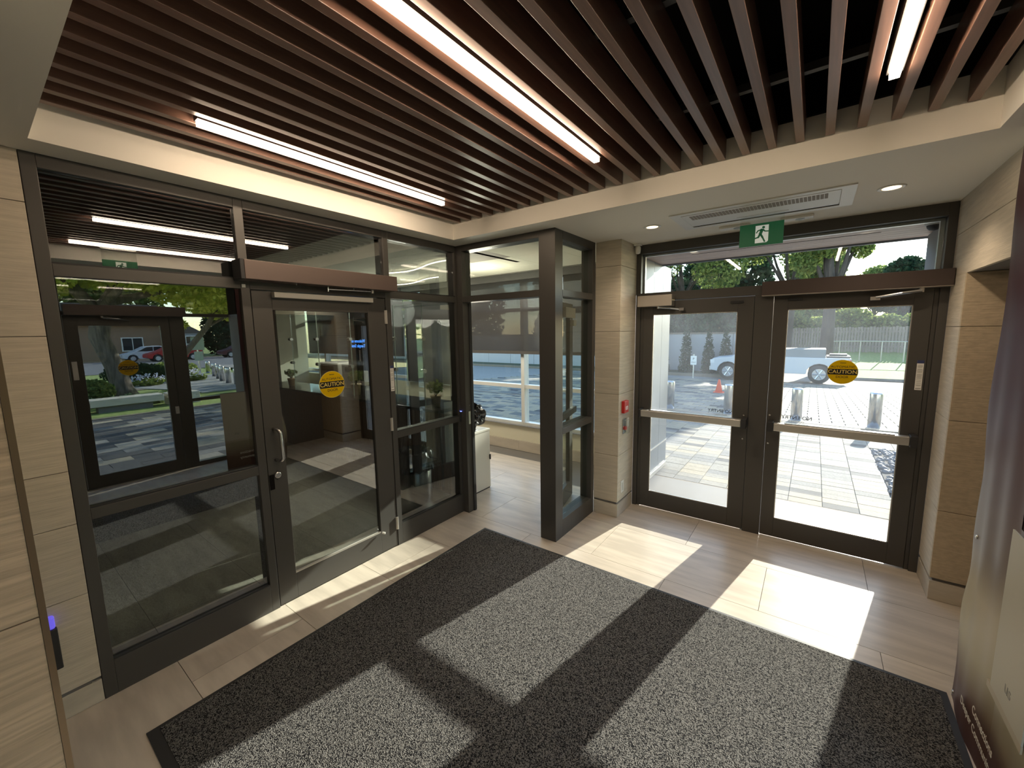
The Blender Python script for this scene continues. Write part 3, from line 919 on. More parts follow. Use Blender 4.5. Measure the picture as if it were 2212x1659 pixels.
for j in range(NZ):
    for i in range(NY):
        a = j*(NY+1)+i
        fs.append((a, a+1, a+NY+2, a+NY+1)); fs.append((n0+a, n0+a+NY+1, n0+a+NY+2, n0+a+1))
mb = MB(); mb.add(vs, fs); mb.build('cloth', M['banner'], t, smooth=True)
wv = [(bx(y, z)+d_, y, z) for d_ in (0, 0.004) for z in np.linspace(0.003, 1.085, 12) for y in np.linspace(2.2849, 1.985, 8)]
wf_ = []
for j in range(11):
    for i in range(7):
        a = j*8+i
        wf_.append((a, a+1, a+9, a+8)); wf_.append((96+a, 96+a+8, 96+a+9, 96+a+1))
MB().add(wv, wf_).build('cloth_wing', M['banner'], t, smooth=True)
# printed pale board on the cloth, right part
bd = box('pale_panel', 3.474, 3.479, 1.98, 2.284, 0.43, 1.08, mat('pale_print', (0.44, 0.42, 0.34), 0.5), t, label='pale printed panel with faint black script')
box('pale_panel_border', 3.4745, 3.4795, 1.98, 2.32, 0.40, 0.429, mat('tan_print', (0.40, 0.35, 0.26), 0.5), t)
for y, z in ((2.667, 0.884), (2.745, 0.035)):
    MB().lathe((bx(y, z), y, z), [(0.009, 0.003), (0.009, -0.004), (0.004, -0.006)], (1, 0, 0), n=14).build('snap', M['steel'], t, smooth=True)
cw = mat('pale_lettering', (0.7, 0.66, 0.58), 0.5)
text('lettering', 'Deeper Community', 0.05, (3.463, 2.33, 0.165), (0, -1, 0), (0, 0, 1), cw, t, 0.0003, 0.01, sx=0.95)
text('lettering', 'Connections', 0.055, (3.463, 2.26, 0.235), (0, -1, 0), (0, 0, 1), cw, t, 0.0003, 0.01, sx=0.85)
text('lettering', 'us', 0.07, (3.4735, 2.13, 0.52), (0, -1, 0), (0, 0, 1), M['greyink'], t, 0.0003, 0)
exec_end_room = True

# ============================================================ ENTRANCE STOREFRONT (x = 4.165), seen mirrored in the left glass
w5 = thing('window_5', 'dark framed entrance glass wall behind, seen mirrored in the left partition', 'window', (0, 0, 0), kind=ST)


def nb(name, y0, y1, z0, z1, par=None, x0=4.166, x1=4.26):
    return box(name, x0, x1, y0, y1, z0, z1, M['frame'], par or w5, bevel=0.002)


nb('jamb', 0.30, 0.35, 0, H)
nb('mullion', 0.655, 0.722, 0, H)
nb('mullion', 1.705, 1.86, 0, 2.165)
nb('jamb', 2.60, 2.65, 0, H)
nb('head_rail', 0.35, 2.60, 2.61, H)
nb('transom_bar', 0.35, 0.655, 2.13, 2.175)
nb('transom_bar', 0.722, 2.60, 2.13, 2.175)
nb('mid_rail', 0.35, 0.655, 0.94, 0.985)
nb('mid_rail', 1.86, 2.60, 0.94, 0.985)
nb('bottom_rail', 0.35, 0.655, 0, 0.06)
nb('bottom_rail', 1.86, 2.60, 0, 0.06)
for (a, b_, c, d_) in ((0.35, 0.655, 0.06, 0.94), (0.35, 0.655, 0.985, 2.13), (0.35, 0.655, 2.175, 2.61), (0.722, 2.60, 2.175, 2.61), (1.86, 2.60, 0.06, 0.94), (1.86, 2.60, 0.985, 2.13)):
    box('glass_pane', 4.20, 4.206, a+.001, b_-.001, c+.001, d_-.001, M['eg'], w5)
d5 = thing('door_5', 'automatic glass entrance door seen mirrored in the left partition, caution sticker on it', 'door', (4.19, 1.21, 0), kind=ST)
for nm, a, b_, c, d_ in (('stile', 0.727, 0.842, 0.01, 2.125), ('stile', 1.605, 1.70, 0.01, 2.125), ('top_rail', 0.842, 1.605, 2.005, 2.125), ('bottom_rail', 0.842, 1.605, 0.01, 0.155)):
    box(nm, 4.17, 4.215, a, b_, c, d_, M['frame'], d5, bevel=0.002)
box('glass_pane', 4.19, 4.196, 0.842, 1.605, 0.155, 2.005, M['eg'], d5)
caution(d5, (4.189, 1.24, 1.47), (0, 1, 0), 0.096, flip=True)
box('pull_plate', 4.14, 4.169, 1.655, 1.695, 0.80, 0.90, M['white'], d5, bevel=0.003)
box('notice_strip', 4.166, 4.1695, 0.745, 0.79, 1.36, 1.58, M['white'], d5)
t = thing('door_operator', 'dark operator housing above the entrance door, seen only in the reflection', 'door operator', (4.1, 1.3, 2.11))
box('housing', 4.05, 4.1655, 0.73, 1.868, 2.125, 2.25, bpy.data.materials['brown_operator_dark'], t, bevel=0.003)
MB().tube([(4.10, 1.05, 2.10), (4.09, 1.2, 2.085), (4.15, 1.3, 2.07)], 0.009).cyl((4.10, 1.05, 2.10), (4.10, 1.05, 2.125), 0.015).build('arm', M['steel'], t)

# ============================================================ LOBBY
LY = 5.03
lw_ = thing('wall_lobby_back', 'cream lobby wall with low sill under the far windows', 'wall', (0, 0, 0), kind=ST)
MB().box(-9, 1.1, LY, LY+0.12, 0.16, 0.41).box(-9, 1.1, LY, LY+0.2, 2.62, 2.75).build('sill_wall', M['cream'], lw_)
MB().box(-9, -1.95, LY-0.001, LY+0.1, 0.41, 0.93).build('desk_height_wall', M['cream'], lw_)
bb = thing('baseboard_lobby', 'travertine baseboard under the lobby windows', 'baseboard', (0, 0, 0), kind=ST)
x = -9.0
for xa, xb_ in ((-3.2, -2.0), (-2.0, -0.8), (-0.8, 0.4), (0.4, 1.1)):
    box('tile', xa+.001, xb_-.001, LY-0.012, LY+0.1, 0, 0.158, M['tile'], bb)
# far right return wall and outer walls
ww = thing('wall_lobby_side', 'cream lobby wall beside the glass side panel', 'wall', (0, 0, 0), kind=ST)
MB().box(1.1, 1.145, 3.70, 5.15, 0, 2.75).build('wall_face', M['cream'], ww)
wl = thing('wall_lobby_left', 'lobby wall behind the left glass, made dark to strengthen the reflection', 'wall', (0, 0, 0), kind=ST)
MB().box(-2.4, -2.3, -1.5, 1.95, 0, 2.75).box(-9.1, -9.0, 1.9, 5.1, 0, 2.75).box(-9.0, -2.3, 1.85, 1.95, 0, 2.75).box(-2.3, -0.12, -1.5, -1.4, 0, 2.75).build('wall_face', M['darkwall'], wl)  # kept dark so the left glass in front mirrors strongly
# lobby ceiling
lc = thing('ceiling_lobby', 'lobby ceiling of square cream tiles with one grey vent tile', 'ceiling', (0, 0, 0), kind=ST)
MB().box(-9, -0.13, -1.5, 2.99, 2.715, 2.74).box(-9, 1.1, 2.99, 5.2, 2.715, 2.74).build('ceiling_bed', M['joint'], lc)
box('dark_backing', -9, -0.13, -1.4, 2.02, 2.69, 2.714, M['darkwall'], lc)  # dark ceiling part added so nothing bright shows behind the left glass
M['ctile'] = mat('ceiling_tile', (0.72, 0.70, 0.60), 0.85, obj_var=0.02, emis=(0.72, 0.70, 0.60), es=0.0)
for i in range(-14, 2):
    for j in range(-2, 3):
        xa = -0.03+0.605*i; ya_ = 3.25+0.61*j
        if xa > 1.03: continue
        x1_ = min(xa+0.601, 1.038); y1_ = min(ya_+0.606, 4.98)
        if ya_ < 3.0:
            if ya_ < 2.5 and xa > -0.2: continue
            if xa > -0.2: ya_ = 3.0
            if xa > -0.7 and xa < -0.2 and ya_ < 3.0: x1_ = min(x1_, -0.13)
        vent = (i == -1 and j == 0)
        box('ceiling_tile', xa, x1_, ya_, y1_, 2.70, 2.714, M['ctile'] if not vent else bpy.data.materials['grille_dark'], lc)
box('linear_slot', -1.9, 0.9, 4.86, 4.90, 2.696, 2.70, M['joint'], lc)
for i, (x, y, ln) in enumerate(((-1.3, 3.5, 0.0), (-2.4, 4.4, 0.0))):
    t = thing('curved_light', ['thin curved lobby ceiling light, nearer one', 'thin curved lobby ceiling light, farther one'][i], 'ceiling light', (x, y, 2.7), group='curved lobby lights')
    pts = [(x+0.9*(k/14-0.5)*1.6, y+0.12*math.sin(k/14*5), 2.665) for k in range(15)]
    MB().tube(pts, 0.007, 8).build('glowing_tube', M['lobbylamp'], t)
    pl_ = bpy.data.lights.new('lobby_fill', 'POINT')
    pl_.energy = 9.0; pl_.color = (1, 0.9, 0.72); pl_.shadow_soft_size = 0.25  # unseen fill lamp added below the ceiling to light the lobby
    po = bpy.data.objects.new('lobby_fill', pl_); COL.objects.link(po); po.location = (x+(0.5 if i == 0 else 0), 4.1, 2.2)
    for k in (2, 12):
        MB().cyl(pts[k], (pts[k][0], pts[k][1], 2.699), 0.004, n=6).build('stem', M['steel'], t)
t = thing('ceiling_diffuser', 'round cream air diffuser in the lobby ceiling', 'air vent', (-1.75, 3.8, 2.7))
MB().lathe((-1.75, 3.8, 2.655), [(0.03, 0), (0.05, 0.01), (0.05, 0.014), (0.09, 0.02), (0.09, 0.024), (0.12, 0.044)]).build('cone', M['white'], t)
# glowing fill panel added to the ceiling to brighten the lobby
t = thing('fill_panel', 'flat glowing panel added to the ceiling over the reception as fill light', 'ceiling light', (-3.2, 3.9, 2.7))
box('diffuser', -4.1, -3.5, 3.9, 4.45, 2.694, 2.699, mat('fill_glow', (1, 1, 1), emis=(1, 0.9, 0.75), es=8.0), t)

# lobby windows
w6 = thing('window_6', 'white framed lobby window wall with low panes looking out to the shaded lot', 'window', (0, 0, 0), kind=ST)
AL = mat('white_window_frame', (0.62, 0.63, 0.62), 0.4)
for x in (-8.0, -6.4, -4.9, -3.4, -1.9, -0.75, 0.5, 1.02):
    box('mullion', x, x+0.06, LY+0.01, LY+0.13, 0.44, 2.62, AL, w6)
zb = [(0.41, 0.455), (0.985, 1.04), (2.15, 2.2), (2.58, 2.62)]
for z0, z1 in zb:
    box('rail', -9, 1.1, LY+0.015, LY+0.125, z0, z1, AL, w6)
box('sill', -1.95, 1.1, LY-0.035, LY+0.14, 0.40, 0.412, mat('grey_sill', (0.3, 0.3, 0.3), 0.4, 0.3), w6)
box('glass_pane', -9, 1.1, LY+0.075, LY+0.08, 0.456, 2.58, M['sg2'], w6)
t = thing('roller_shade', 'dark see-through roller shade half lowered over the lobby window', 'window shade', (-0.4, 4.98, 2.6))
box('cloth', -1.93, 1.08, 4.975, 4.977, 1.56, 2.62, M['shade'], t)
box('hem_bar', -1.93, 1.08, 4.967, 4.985, 1.515, 1.56, mat('dark_hem_bar', (0.06, 0.058, 0.055), 0.5), t)
box('roller_case', -1.93, 1.08, 4.93, 5.0, 2.60, 2.695, bpy.data.materials['dark_hem_bar'], t)
t = thing('roller_shade', 'dark roller shade fully lowered behind the reception counter', 'window shade', (-2.8, 4.98, 2.6))
box('cloth', -3.36, -1.97, 4.975, 4.977, 0.98, 2.62, M['shade'], t)
box('hem_bar', -3.36, -1.97, 4.967, 4.985, 0.955, 0.98, bpy.data.materials['dark_hem_bar'], t)
box('roller_case', -3.36, -1.97, 4.93, 5.0, 2.60, 2.695, bpy.data.materials['dark_hem_bar'], t)
t = thing('roller_shade', 'dark roller shade lowered to counter height, leftmost seen through the inner door', 'window shade', (-4.2, 4.98, 2.6))
box('cloth', -5.0, -3.40, 4.975, 4.977, 1.45, 2.62, M['shade'], t)
box('hem_bar', -5.0, -3.40, 4.967, 4.985, 1.42, 1.45, bpy.data.materials['dark_hem_bar'], t)
box('roller_case', -5.0, -3.40, 4.93, 5.0, 2.60, 2.695, bpy.data.materials['dark_hem_bar'], t)
t = thing('roller_shade', 'dark roller shade added over the far left office windows to cut the bright sky', 'window shade', (-7.0, 4.98, 2.6))
box('cloth', -8.98, -7.65, 4.975, 4.977, 1.45, 2.62, M['shade'], t)  # shade cloth added to dim the sky in these windows
box('cloth', -6.95, -5.04, 4.975, 4.977, 1.45, 2.62, M['shade'], t)
box('hem_bar', -6.95, -5.04, 4.967, 4.985, 1.42, 1.45, bpy.data.materials['dark_hem_bar'], t)
cm = thing('trim_1', 'cream square column behind the reception counter', 'column', (-7.0, 4.6, 0), kind=ST)
MB().box(-7.6, -7.0, 4.3, 4.95, 0, 2.69).build('column_face', M['cream'], cm)

# reception counter
rc = thing('reception_counter', 'long reception counter with ribbed walnut front and black stone top', 'counter', (-2.4, 3.3, 0))
CX0, CX1, CY0 = -5.2, -0.55, 3.15
box('core', CX0, CX1, CY0, 3.62, 0.06, 0.95, M['darkwall'], rc)
box('plinth', CX0, CX1, CY0+0.04, 3.6, 0.001, 0.06, M['black'], rc)
rb = MB(); x = CX0
while x < CX1-0.02:
    rb.box(x, x+0.018, CY0-0.016, CY0, 0.03, 0.95); x += 0.03
o = rb.build('ribs', M['walnut'], rc, kind='stuff')
box('countertop', CX0-0.02, CX1+0.03, CY0-0.05, 3.66, 0.95, 0.985, mat('black_granite', (0.02, 0.02, 0.022), 0.12), rc, bevel=0.003)
# ribbed column by the counter
t = thing('ribbed_post', 'reddish ribbed walnut panel at the right end of the reception counter', 'panel', (-0.45, 3.25, 0))
box('core', -0.55+0.035, -0.40, 3.16, 3.30, 0.001, 0.945, M['darkwall'], t)
rb = MB()
for k in range(5):
    rb.box(-0.515+k*0.024, -0.515+k*0.024+0.015, 3.145, 3.1595, 0.01, 0.94)
rb.build('ribs', M['walnut'], t, kind='stuff')

# white cabinet and bag
t = thing('white_cabinet', 'low white cabinet just beyond the lobby doorway under the black bag', 'cabinet', (-0.29, 3.46, 0))
box('body', -0.385, -0.195, 3.31, 3.60, 0.012, 0.70, mat('cabinet_white', (0.72, 0.70, 0.64), 0.45), t, bevel=0.003)
box('top', -0.39, -0.19, 3.305, 3.605, 0.70, 0.725, bpy.data.materials['cabinet_white'], t, bevel=0.003)
box('plinth', -0.38, -0.2, 3.32, 3.59, 0.0, 0.012, M['rubber'], t)
box('side_pull', -0.195, -0.183, 3.585, 3.6, 0.35, 0.41, M['rubber'], t)


def lumpy(c, r, n1=20, n2=12, amp=0.15, seed=1, freq=3.0):
    rnd = random.Random(seed)
    ph = [(rnd.uniform(0, 6), rnd.uniform(0, 6), rnd.uniform(1, freq), rnd.uniform(1, freq)) for _ in range(5)]
    vs = []; fs = []
    for j in range(n2+1):
        th = math.pi*j/n2
        for i in range(n1):
            ph_ = 2*math.pi*i/n1
            k = 1+amp*sum(math.sin(a+ph_*round(f))*math.sin(b+th*g) for a, b, f, g in ph)/1.6
            vs.append((c[0]+r[0]*k*math.sin(th)*math.cos(ph_), c[1]+r[1]*k*math.sin(th)*math.sin(ph_), c[2]+r[2]*k*math.cos(th)))
    for j in range(n2):
        for i in range(n1):
            fs.append((j*n1+i, j*n1+(i+1) % n1, (j+1)*n1+(i+1) % n1, (j+1)*n1+i))
    return MB().add(vs, fs)


bagm = mat('black_bag_film', (0.012, 0.012, 0.013), 0.28)
t = thing('black_bag', 'crumpled black bag lying on the white cabinet', 'bag', (-0.29, 3.46, 0.727))
lumpy((-0.285, 3.47, 0.895), (0.085, 0.13, 0.105), 30, 18, 0.3, 4, 6).build('body', bagm, t, smooth=False)
lumpy((-0.29, 3.40, 0.85), (0.07, 0.08, 0.072), 24, 14, 0.35, 8, 6).build('fold', bagm, t, smooth=False)
MB().tube([(-0.22, 3.38, 0.85), (-0.185, 3.34, 0.80), (-0.195, 3.34, 0.738), (-0.215, 3.4, 0.738)], 0.008).build('strap', bagm, t)

# waste bin
t = thing('waste_bin', 'round stainless waste bin with a black liner behind the glass side pane', 'bin', (-0.44, 2.66, 0))
bx0, by0 = -0.44, 2.66
MB().lathe((bx0, by0, 0.001), [(0.17, 0), (0.175, 0.01), (0.175, 0.56), (0.168, 0.565), (0.168, 0.3), (0.01, 0.3)], n=40).build('body', M['steel'], t, smooth=True)
vs = []; fs = []; n = 60
rnd = random.Random(5)
rows = [(0.205, 0.46), (0.19, 0.52), (0.195, 0.6), (0.188, 0.64), (0.175, 0.655), (0.15, 0.62), (0.14, 0.5)]
for r_, z in rows:
    for i in range(n):
        k = 1+rnd.uniform(-0.05, 0.05)
        vs.append((bx0+r_*k*math.cos(2*math.pi*i/n), by0+r_*k*math.sin(2*math.pi*i/n), z+rnd.uniform(-0.012, 0.012)))
for k in range(len(rows)-1):
    for i in range(n):
        fs.append((k*n+i, k*n+(i+1) % n, (k+1)*n+(i+1) % n, (k+1)*n+i))
MB().add(vs, fs).build('liner', bagm, t)


def leafblob(name, c, r, n, size, material, parent, seed=0, flat=0.0, long=1.6):
    """scatter small real leaves (folded diamonds) through ellipsoids; c and r are lists"""
    rs = np.random.RandomState(seed)
    cs = np.array(c, float).reshape(-1, 3); rr = np.array(r, float).reshape(-1, 3)
    vol = rr.prod(1); idx = rs.choice(len(cs), n, p=vol/vol.sum())
    d = rs.normal(size=(n, 3)); d /= np.linalg.norm(d, axis=1)[:, None]
    rad = rs.uniform(0.25, 1, n)**0.5
    p = cs[idx]+d*rr[idx]*rad[:, None]
    a = rs.normal(size=(n, 3)); a[:, 2] *= (1-flat); a /= np.linalg.norm(a, axis=1)[:, None]
    q = rs.normal(size=(n, 3)); q[:, 2] *= (1-flat); b_ = np.cross(a, q); b_ /= np.linalg.norm(b_, axis=1)[:, None]
    s = size*rs.uniform(0.6, 1.3, n)[:, None]
    V = np.stack([p-a*s*long/2, p+b_*s/2, p+a*s*long/2, p-b_*s/2], 1).reshape(-1, 3)
    g = ORG.get(parent.name, Vector((0, 0, 0))) if parent else Vector((0, 0, 0))
    V = V-np.array([g.x, g.y, g.z])
    me = bpy.data.meshes.new(name)
    me.vertices.add(len(V)); me.vertices.foreach_set('co', V.ravel())
    me.loops.add(4*n); me.loops.foreach_set('vertex_index', np.arange(4*n))
    me.polygons.add(n); me.polygons.foreach_set('loop_start', np.arange(0, 4*n, 4)); me.polygons.foreach_set('loop_total', np.full(n, 4))
    me.update(); me.validate()
    me.materials.append(material)
    o = bpy.data.objects.new(name, me); COL.objects.link(o)
    if parent: o.parent = parent
    ORG[o.name] = g
    o['kind'] = 'stuff'
    return o


M['pot'] = mat('tan_pot', (0.42, 0.30, 0.16), 0.6)
for i, (x, y, s_, lab, lm) in enumerate(((-0.70, 3.24, 1.0, 'small leafy plant in a tan wrapped pot at the right end of the counter', 'leaf_mid'), (-2.42, 3.3, 1.15, 'bushy plant in a tan pot beside the round door sticker', 'leaf_mid'), (-4.35, 3.3, 0.95, 'small dry plant in a pale pot at the far left of the counter', 'leaf_pale'))):
    t = thing('potted_plant', lab, 'potted plant', (x, y, 0.985), group='plants on the reception counter')
    z = 0.986
    MB().lathe((x, y, z), [(0.04*s_, 0), (0.045*s_, 0.002), (0.06*s_, 0.12*s_), (0.066*s_, 0.125*s_), (0.066*s_, 0.14*s_), (0.05*s_, 0.13*s_)], n=20).build('pot', M['pot'], t, smooth=True)
    mb = MB()
    for k in range(7):
        a = k*0.9
        mb.tube([(x, y, z+0.12*s_), (x+0.03*math.cos(a), y+0.03*math.sin(a), z+0.18*s_), (x+0.07*math.cos(a), y+0.07*math.sin(a), z+0.25*s_)], 0.003, 5)
    mb.build('stems', M['bark'], t)
    leafblob('leaves', [(x, y, z+0.24*s_)], [(0.10*s_, 0.10*s_, 0.075*s_)], 130, 0.032, M[lm], t, seed=i)

# glass counter screens with standoffs
for i, (xa, xb_, z1, lab) in enumerate(((-1.36, -0.84, 2.19, 'tall clear screen panel on the right part of the counter'), (-2.32, -1.52, 2.3, 'clear screen panel on the middle of the counter'), (-4.0, -3.2, 2.19, 'clear screen panel on the left part of the counter'))):
    t = thing('counter_screen', lab, 'screen', ((xa+xb_)/2, 3.2, 0.99), group='clear counter screens')
    box('panel', xa, xb_, 3.198, 3.206, 0.9865, z1, M['acrylic'], t)
    eg = MB()
    for x in (xa, xb_):
        eg.box(x-0.002, x+0.002, 3.1965, 3.2075, 0.987, z1)
    eg.box(xa, xb_, 3.1965, 3.2075, z1, z1+0.004)
    eg.build('polished_edge', mat('glass_edge', (0.45, 0.55, 0.5), 0.2), t)
    for z in (1.41, 1.785):
        for x in (xa, xb_):
            MB().cyl((x-0.015, 3.17, z), (x+0.055, 3.17, z), 0.024, n=20).build('standoff', M['steel'], t, smooth=True)
for i, (x0, lab) in enumerate(((-4.7, 'cream office machine behind the left part of the counter'), (-3.9, 'cream office machine with a dark panel behind the counter'))):
    t = thing('office_machine', lab, 'office machine', (x0, 4.3, 0))
    z0 = 0.0
    box('stand', x0-0.1, x0+0.5, 4.1, 4.6, 0.001, 0.95, M['cream'], t)
    box('body', x0-0.15, x0+0.55, 4.05, 4.6, 0.951, 1.33, M['white'], t, bevel=0.03)
    box('control_panel', x0+0.0, x0+0.4, 4.03, 4.0499, 1.18, 1.27, M['rubber'], t)
t = thing('cable_coil', 'white coiled cable lying on the counter', 'cable', (-1.95, 3.42, 0.99))
pts = [(-1.95+0.09*math.cos(k*0.5)*(1+0.15*math.sin(k*1.7)), 3.42+0.05*math.sin(k*0.5), 1.02+0.05*(1+math.sin(k*0.33))*0.8) for k in range(60)]
MB().tube(pts, 0.008, 6).build('coil', M['white'], t)

# glowing mirrored lettering stands in for a screen reflection in the lobby window
t = thing('screen_reflection', 'dark glass panel with glowing reversed blue welcome lettering, standing in for a reflected screen', 'reflection', (-3.25, 4.0, 0.0))
box('panel', -3.6, -2.9, 3.93, 3.96, 1.25, 2.0, glass_mat('reflection_glass', (0.25, 0.27, 0.3), 0.03), t)
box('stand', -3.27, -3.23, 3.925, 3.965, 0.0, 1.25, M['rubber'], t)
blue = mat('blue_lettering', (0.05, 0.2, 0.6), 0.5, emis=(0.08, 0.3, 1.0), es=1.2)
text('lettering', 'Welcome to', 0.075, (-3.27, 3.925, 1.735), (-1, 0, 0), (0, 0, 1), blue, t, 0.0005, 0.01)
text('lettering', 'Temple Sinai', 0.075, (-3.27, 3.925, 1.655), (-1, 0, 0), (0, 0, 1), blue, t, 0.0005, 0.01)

# ============================================================ OUTSIDE, EXIT SIDE
rf = thing('roof', 'roof slab over the entrance building', 'roof', (0, 0, 0), kind=ST)
MB().box(-9.2, 4.4, -1.6, 5.25, 3.32, 3.5).box(-9.2, 1.15, 4.2, 5.26, 2.76, 3.32).box(3.6, 4.4, 4.21, 5.1, 2.62, 3.32).build('slab', M['zinc'], rf)
cs = thing('ceiling_canopy', 'outdoor canopy soffit of pinkish timber planks over the exit doors', 'ceiling', (0, 0, 0), kind=ST)
box('canopy_core', 1.15, 3.9, 4.21, 5.22, 2.66, 3.31, M['zinc'], cs)
y = 4.205
while y < 5.2:
    box('plank', 1.15, 3.62, y+0.002, min(y+0.100, 5.22)-0.002, 2.632, 2.658, M['pinkwood'], cs)
    y += 0.101
box('fascia', 1.1, 3.92, 5.222, 5.25, 2.615, 3.3, M['zinc'], cs)
box('slot', 1.72, 3.22, 4.718, 4.732, 2.6305, 2.633, M['black'], cs)
t = thing('canopy_downlight', 'small recessed light in the timber canopy outside', 'downlight', (1.78, 4.53, 2.63))
MB().cyl((1.78, 4.53, 2.626), (1.78, 4.53, 2.6315), 0.04, n=20).build('lamp', M['lamp'], t)
MB().lathe((1.78, 4.53, 2.6265), [(0.041, 0.004), (0.041, 0), (0.055, 0.001), (0.055, 0.004)]).build('trim_ring', M['white'], t)
zw = thing('wall_metal', 'grey metal panelled wall outside, left of the exit doors', 'wall', (0, 0, 0), kind=ST)
MB().box(1.15, 1.255, 4.21, 5.6, 0, 2.63).build('wall_core', M['joint'], zw)
for ya_, yb_ in ((4.212, 4.57), (4.57, 4.926), (4.926, 5.273), (5.273, 5.605)):
    for za, zb_ in ((0.05, 0.36), (0.36, 2.63)):
        box('panel', 1.255, 1.27, ya_+.003, yb_-.003, za+.003, zb_-.003, M['zinc'], zw)
box('panel', 1.15, 1.27, 5.6, 5.612, 0.05, 2.63, M['zinc'], zw)
box('drip_strip', 1.27, 1.278, 4.22, 5.605, 0.35, 0.368, M['alu'], zw)
box('drip_strip', 1.27, 1.285, 4.22, 5.605, 0.0, 0.05, M['alu'], zw)
rw = thing('wall_outer_right', 'dark grey wall outside, right of the exit doors under the canopy', 'wall', (0, 0, 0), kind=ST)
MB().box(3.56, 3.62, 4.21, 5.1, 0, 2.62).box(3.62, 4.4, 4.21, 5.1, 0, 2.62).build('wall_face', mat('grey_render', (0.2, 0.19, 0.18), 0.7), rw)
t = thing('security_camera', 'small dome security camera under the canopy at upper right', 'security camera', (3.50, 4.5, 2.63))
MB().lathe((3.50, 4.5, 2.60), [(0.055, 0.031), (0.055, 0.01), (0.045, 0.0)]).build('mount', M['offwhite'], t)
MB().lathe((3.50, 4.5, 2.56), [(0.005, 0), (0.025, 0.006), (0.038, 0.022), (0.042, 0.04)]).build('dome', M['rubber'], t, smooth=True)


def gz(y):
    return -0.02-0.05*max(0.0, min(y, 24.0)-9.8)


gd = thing('pavement', 'concrete threshold and paving outside the exit doors', 'pavement', (0, 0, 0), kind=ST)
box('concrete_strip', 1.271, 3.62, 4.205, 5.15, -0.12, -0.015, M['concrete'], gd)
box('subbase', -9.0, 9, 5.15, 9.6, -0.2, -0.03, M['joint'], gd)
rnd = random.Random(11)
far = {k: MB() for k in range(4)}
cnt = 0
proto = {}


def paver(par, x0, x1, y0, y1, z1, k, th=0.02, name='paver'):
    key = (par.name, k, round(x1-x0, 3), round(y1-y0, 3))
    if key not in proto:
        b = MB().box(-(x1-x0)/2, (x1-x0)/2, -(y1-y0)/2, (y1-y0)/2, -th, 0)
        o = b.build(name, PV[k], None)
        proto[key] = o
    else:
        o = proto[key].copy(); COL.objects.link(o)
    o.parent = par
    o.location = ((x0+x1)/2, (y0+y1)/2, z1)
    return o


r = 0
y = 5.152
while y < 9.55:
    x = -0.3
    while x < 3.58:
        k = rnd.choices((0, 1, 2, 3), (0.34, 0.26, 0.34, 0.06))[0]
        vis = x > 0.25+0.28*max(0, 7-y)
        if cnt < 298 and x > 0.5+max(0, (6.6-y))*0.4:
            paver(gd, x+.003, x+.297, y+.003, y+.147, -0.012-rnd.random()*0.003, k); cnt += 1
        else:
            far[k].box(x+.003, x+.297, y+.003, y+.147, -0.03, -0.014)
        x += 0.3
    # wide band at far sides
    for xx in list(np.arange(-9.0, -0.4, 0.3)):
        k = rnd.choices((0, 1, 2, 3), (0.34, 0.26, 0.34, 0.06))[0]
        far[k].box(xx+.003, xx+.297, y+.003, y+.147, -0.03, -0.014)
    y += 0.15
# strip right of the pebble bed
y = 8.15
while y < 9.5:
    for xx in np.arange(3.6, 9, 0.3):
        far[rnd.choice((0, 2, 1))].box(xx+.003, xx+.297, y+.003, y+.147, -0.03, -0.014)
    y += 0.15
box('flat_kerb', -9, 9, 9.602, 9.74, -0.2, -0.008, M['concrete'], gd)
# drive pavers beyond the kerb, on falling ground
y = 9.745; r = 0
while y < 21:
    x = -9+0.2*(r % 2)
    while x < 10:
        k = rnd.choices((0, 1, 2, 3), (0.3, 0.25, 0.4, 0.05))[0]
        a, b_ = gz(y), gz(y+0.25)
        n_ = len(far[k].v)
        x0_, x1_, y0_, y1_ = x+.008, x+.392, y+.008, y+.242
        far[k].add([(x0_, y0_, a), (x1_, y0_, a), (x1_, y1_, b_), (x0_, y1_, b_), (x0_, y0_, a-.03), (x1_, y0_, a-.03), (x1_, y1_, b_-.03), (x0_, y1_, b_-.03)], [(0, 1, 2, 3), (0, 4, 5, 1), (1, 5, 6, 2), (2, 6, 7, 3), (3, 7, 4, 0)])
        x += 0.4
    y += 0.25; r += 1
for k in range(4):
    far[k].build('distant_pavers', PV[k], gd, kind='stuff')
MB().add([(-20, 9.7, gz(9.7)-.035), (30, 9.7, gz(9.7)-.035), (30, 24, gz(24)-.035), (-20, 24, gz(24)-.035), (30, 30, gz(24)-.035), (-20, 30, gz(24)-.035)], [(0, 1, 2, 3), (3, 2, 4, 5)]).build('drive_bed', mat('drive_gravel', (0.3, 0.28, 0.25), 0.9, noise=0.3, scale=(20, 20, 20)), gd)
# lawn berm at right background and shady verge at left
ln = thing('lawn', 'sunlit lawn rising to the timber fence behind the parked truck', 'lawn', (0, 0, 0), kind=ST)
MB().add([(4.5, 25.5, -.74), (60, 25.5, -.74), (60, 40, 0.1), (1.5, 40, 0.1), (60, 90, 0.4), (-50, 90, 0.4), (-50, 40, 0.1)], [(0, 1, 2, 3), (3, 2, 4, 5, 6)]).build('grass', M['grass'], ln)
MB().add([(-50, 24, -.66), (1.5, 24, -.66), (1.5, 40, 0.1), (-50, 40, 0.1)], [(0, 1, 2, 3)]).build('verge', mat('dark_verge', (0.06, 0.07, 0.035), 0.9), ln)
box('kerb', -50, 1.5, 23.8, 24.0, -0.8, -0.60, M['concrete'], ln)
MB().add([(4.4, 25.3, -.72), (60, 25.3, -.72), (60, 25.5, -.62), (4.4, 25.5, -.62)], [(0, 1, 2, 3)]).build('kerb', M['concrete'], ln)

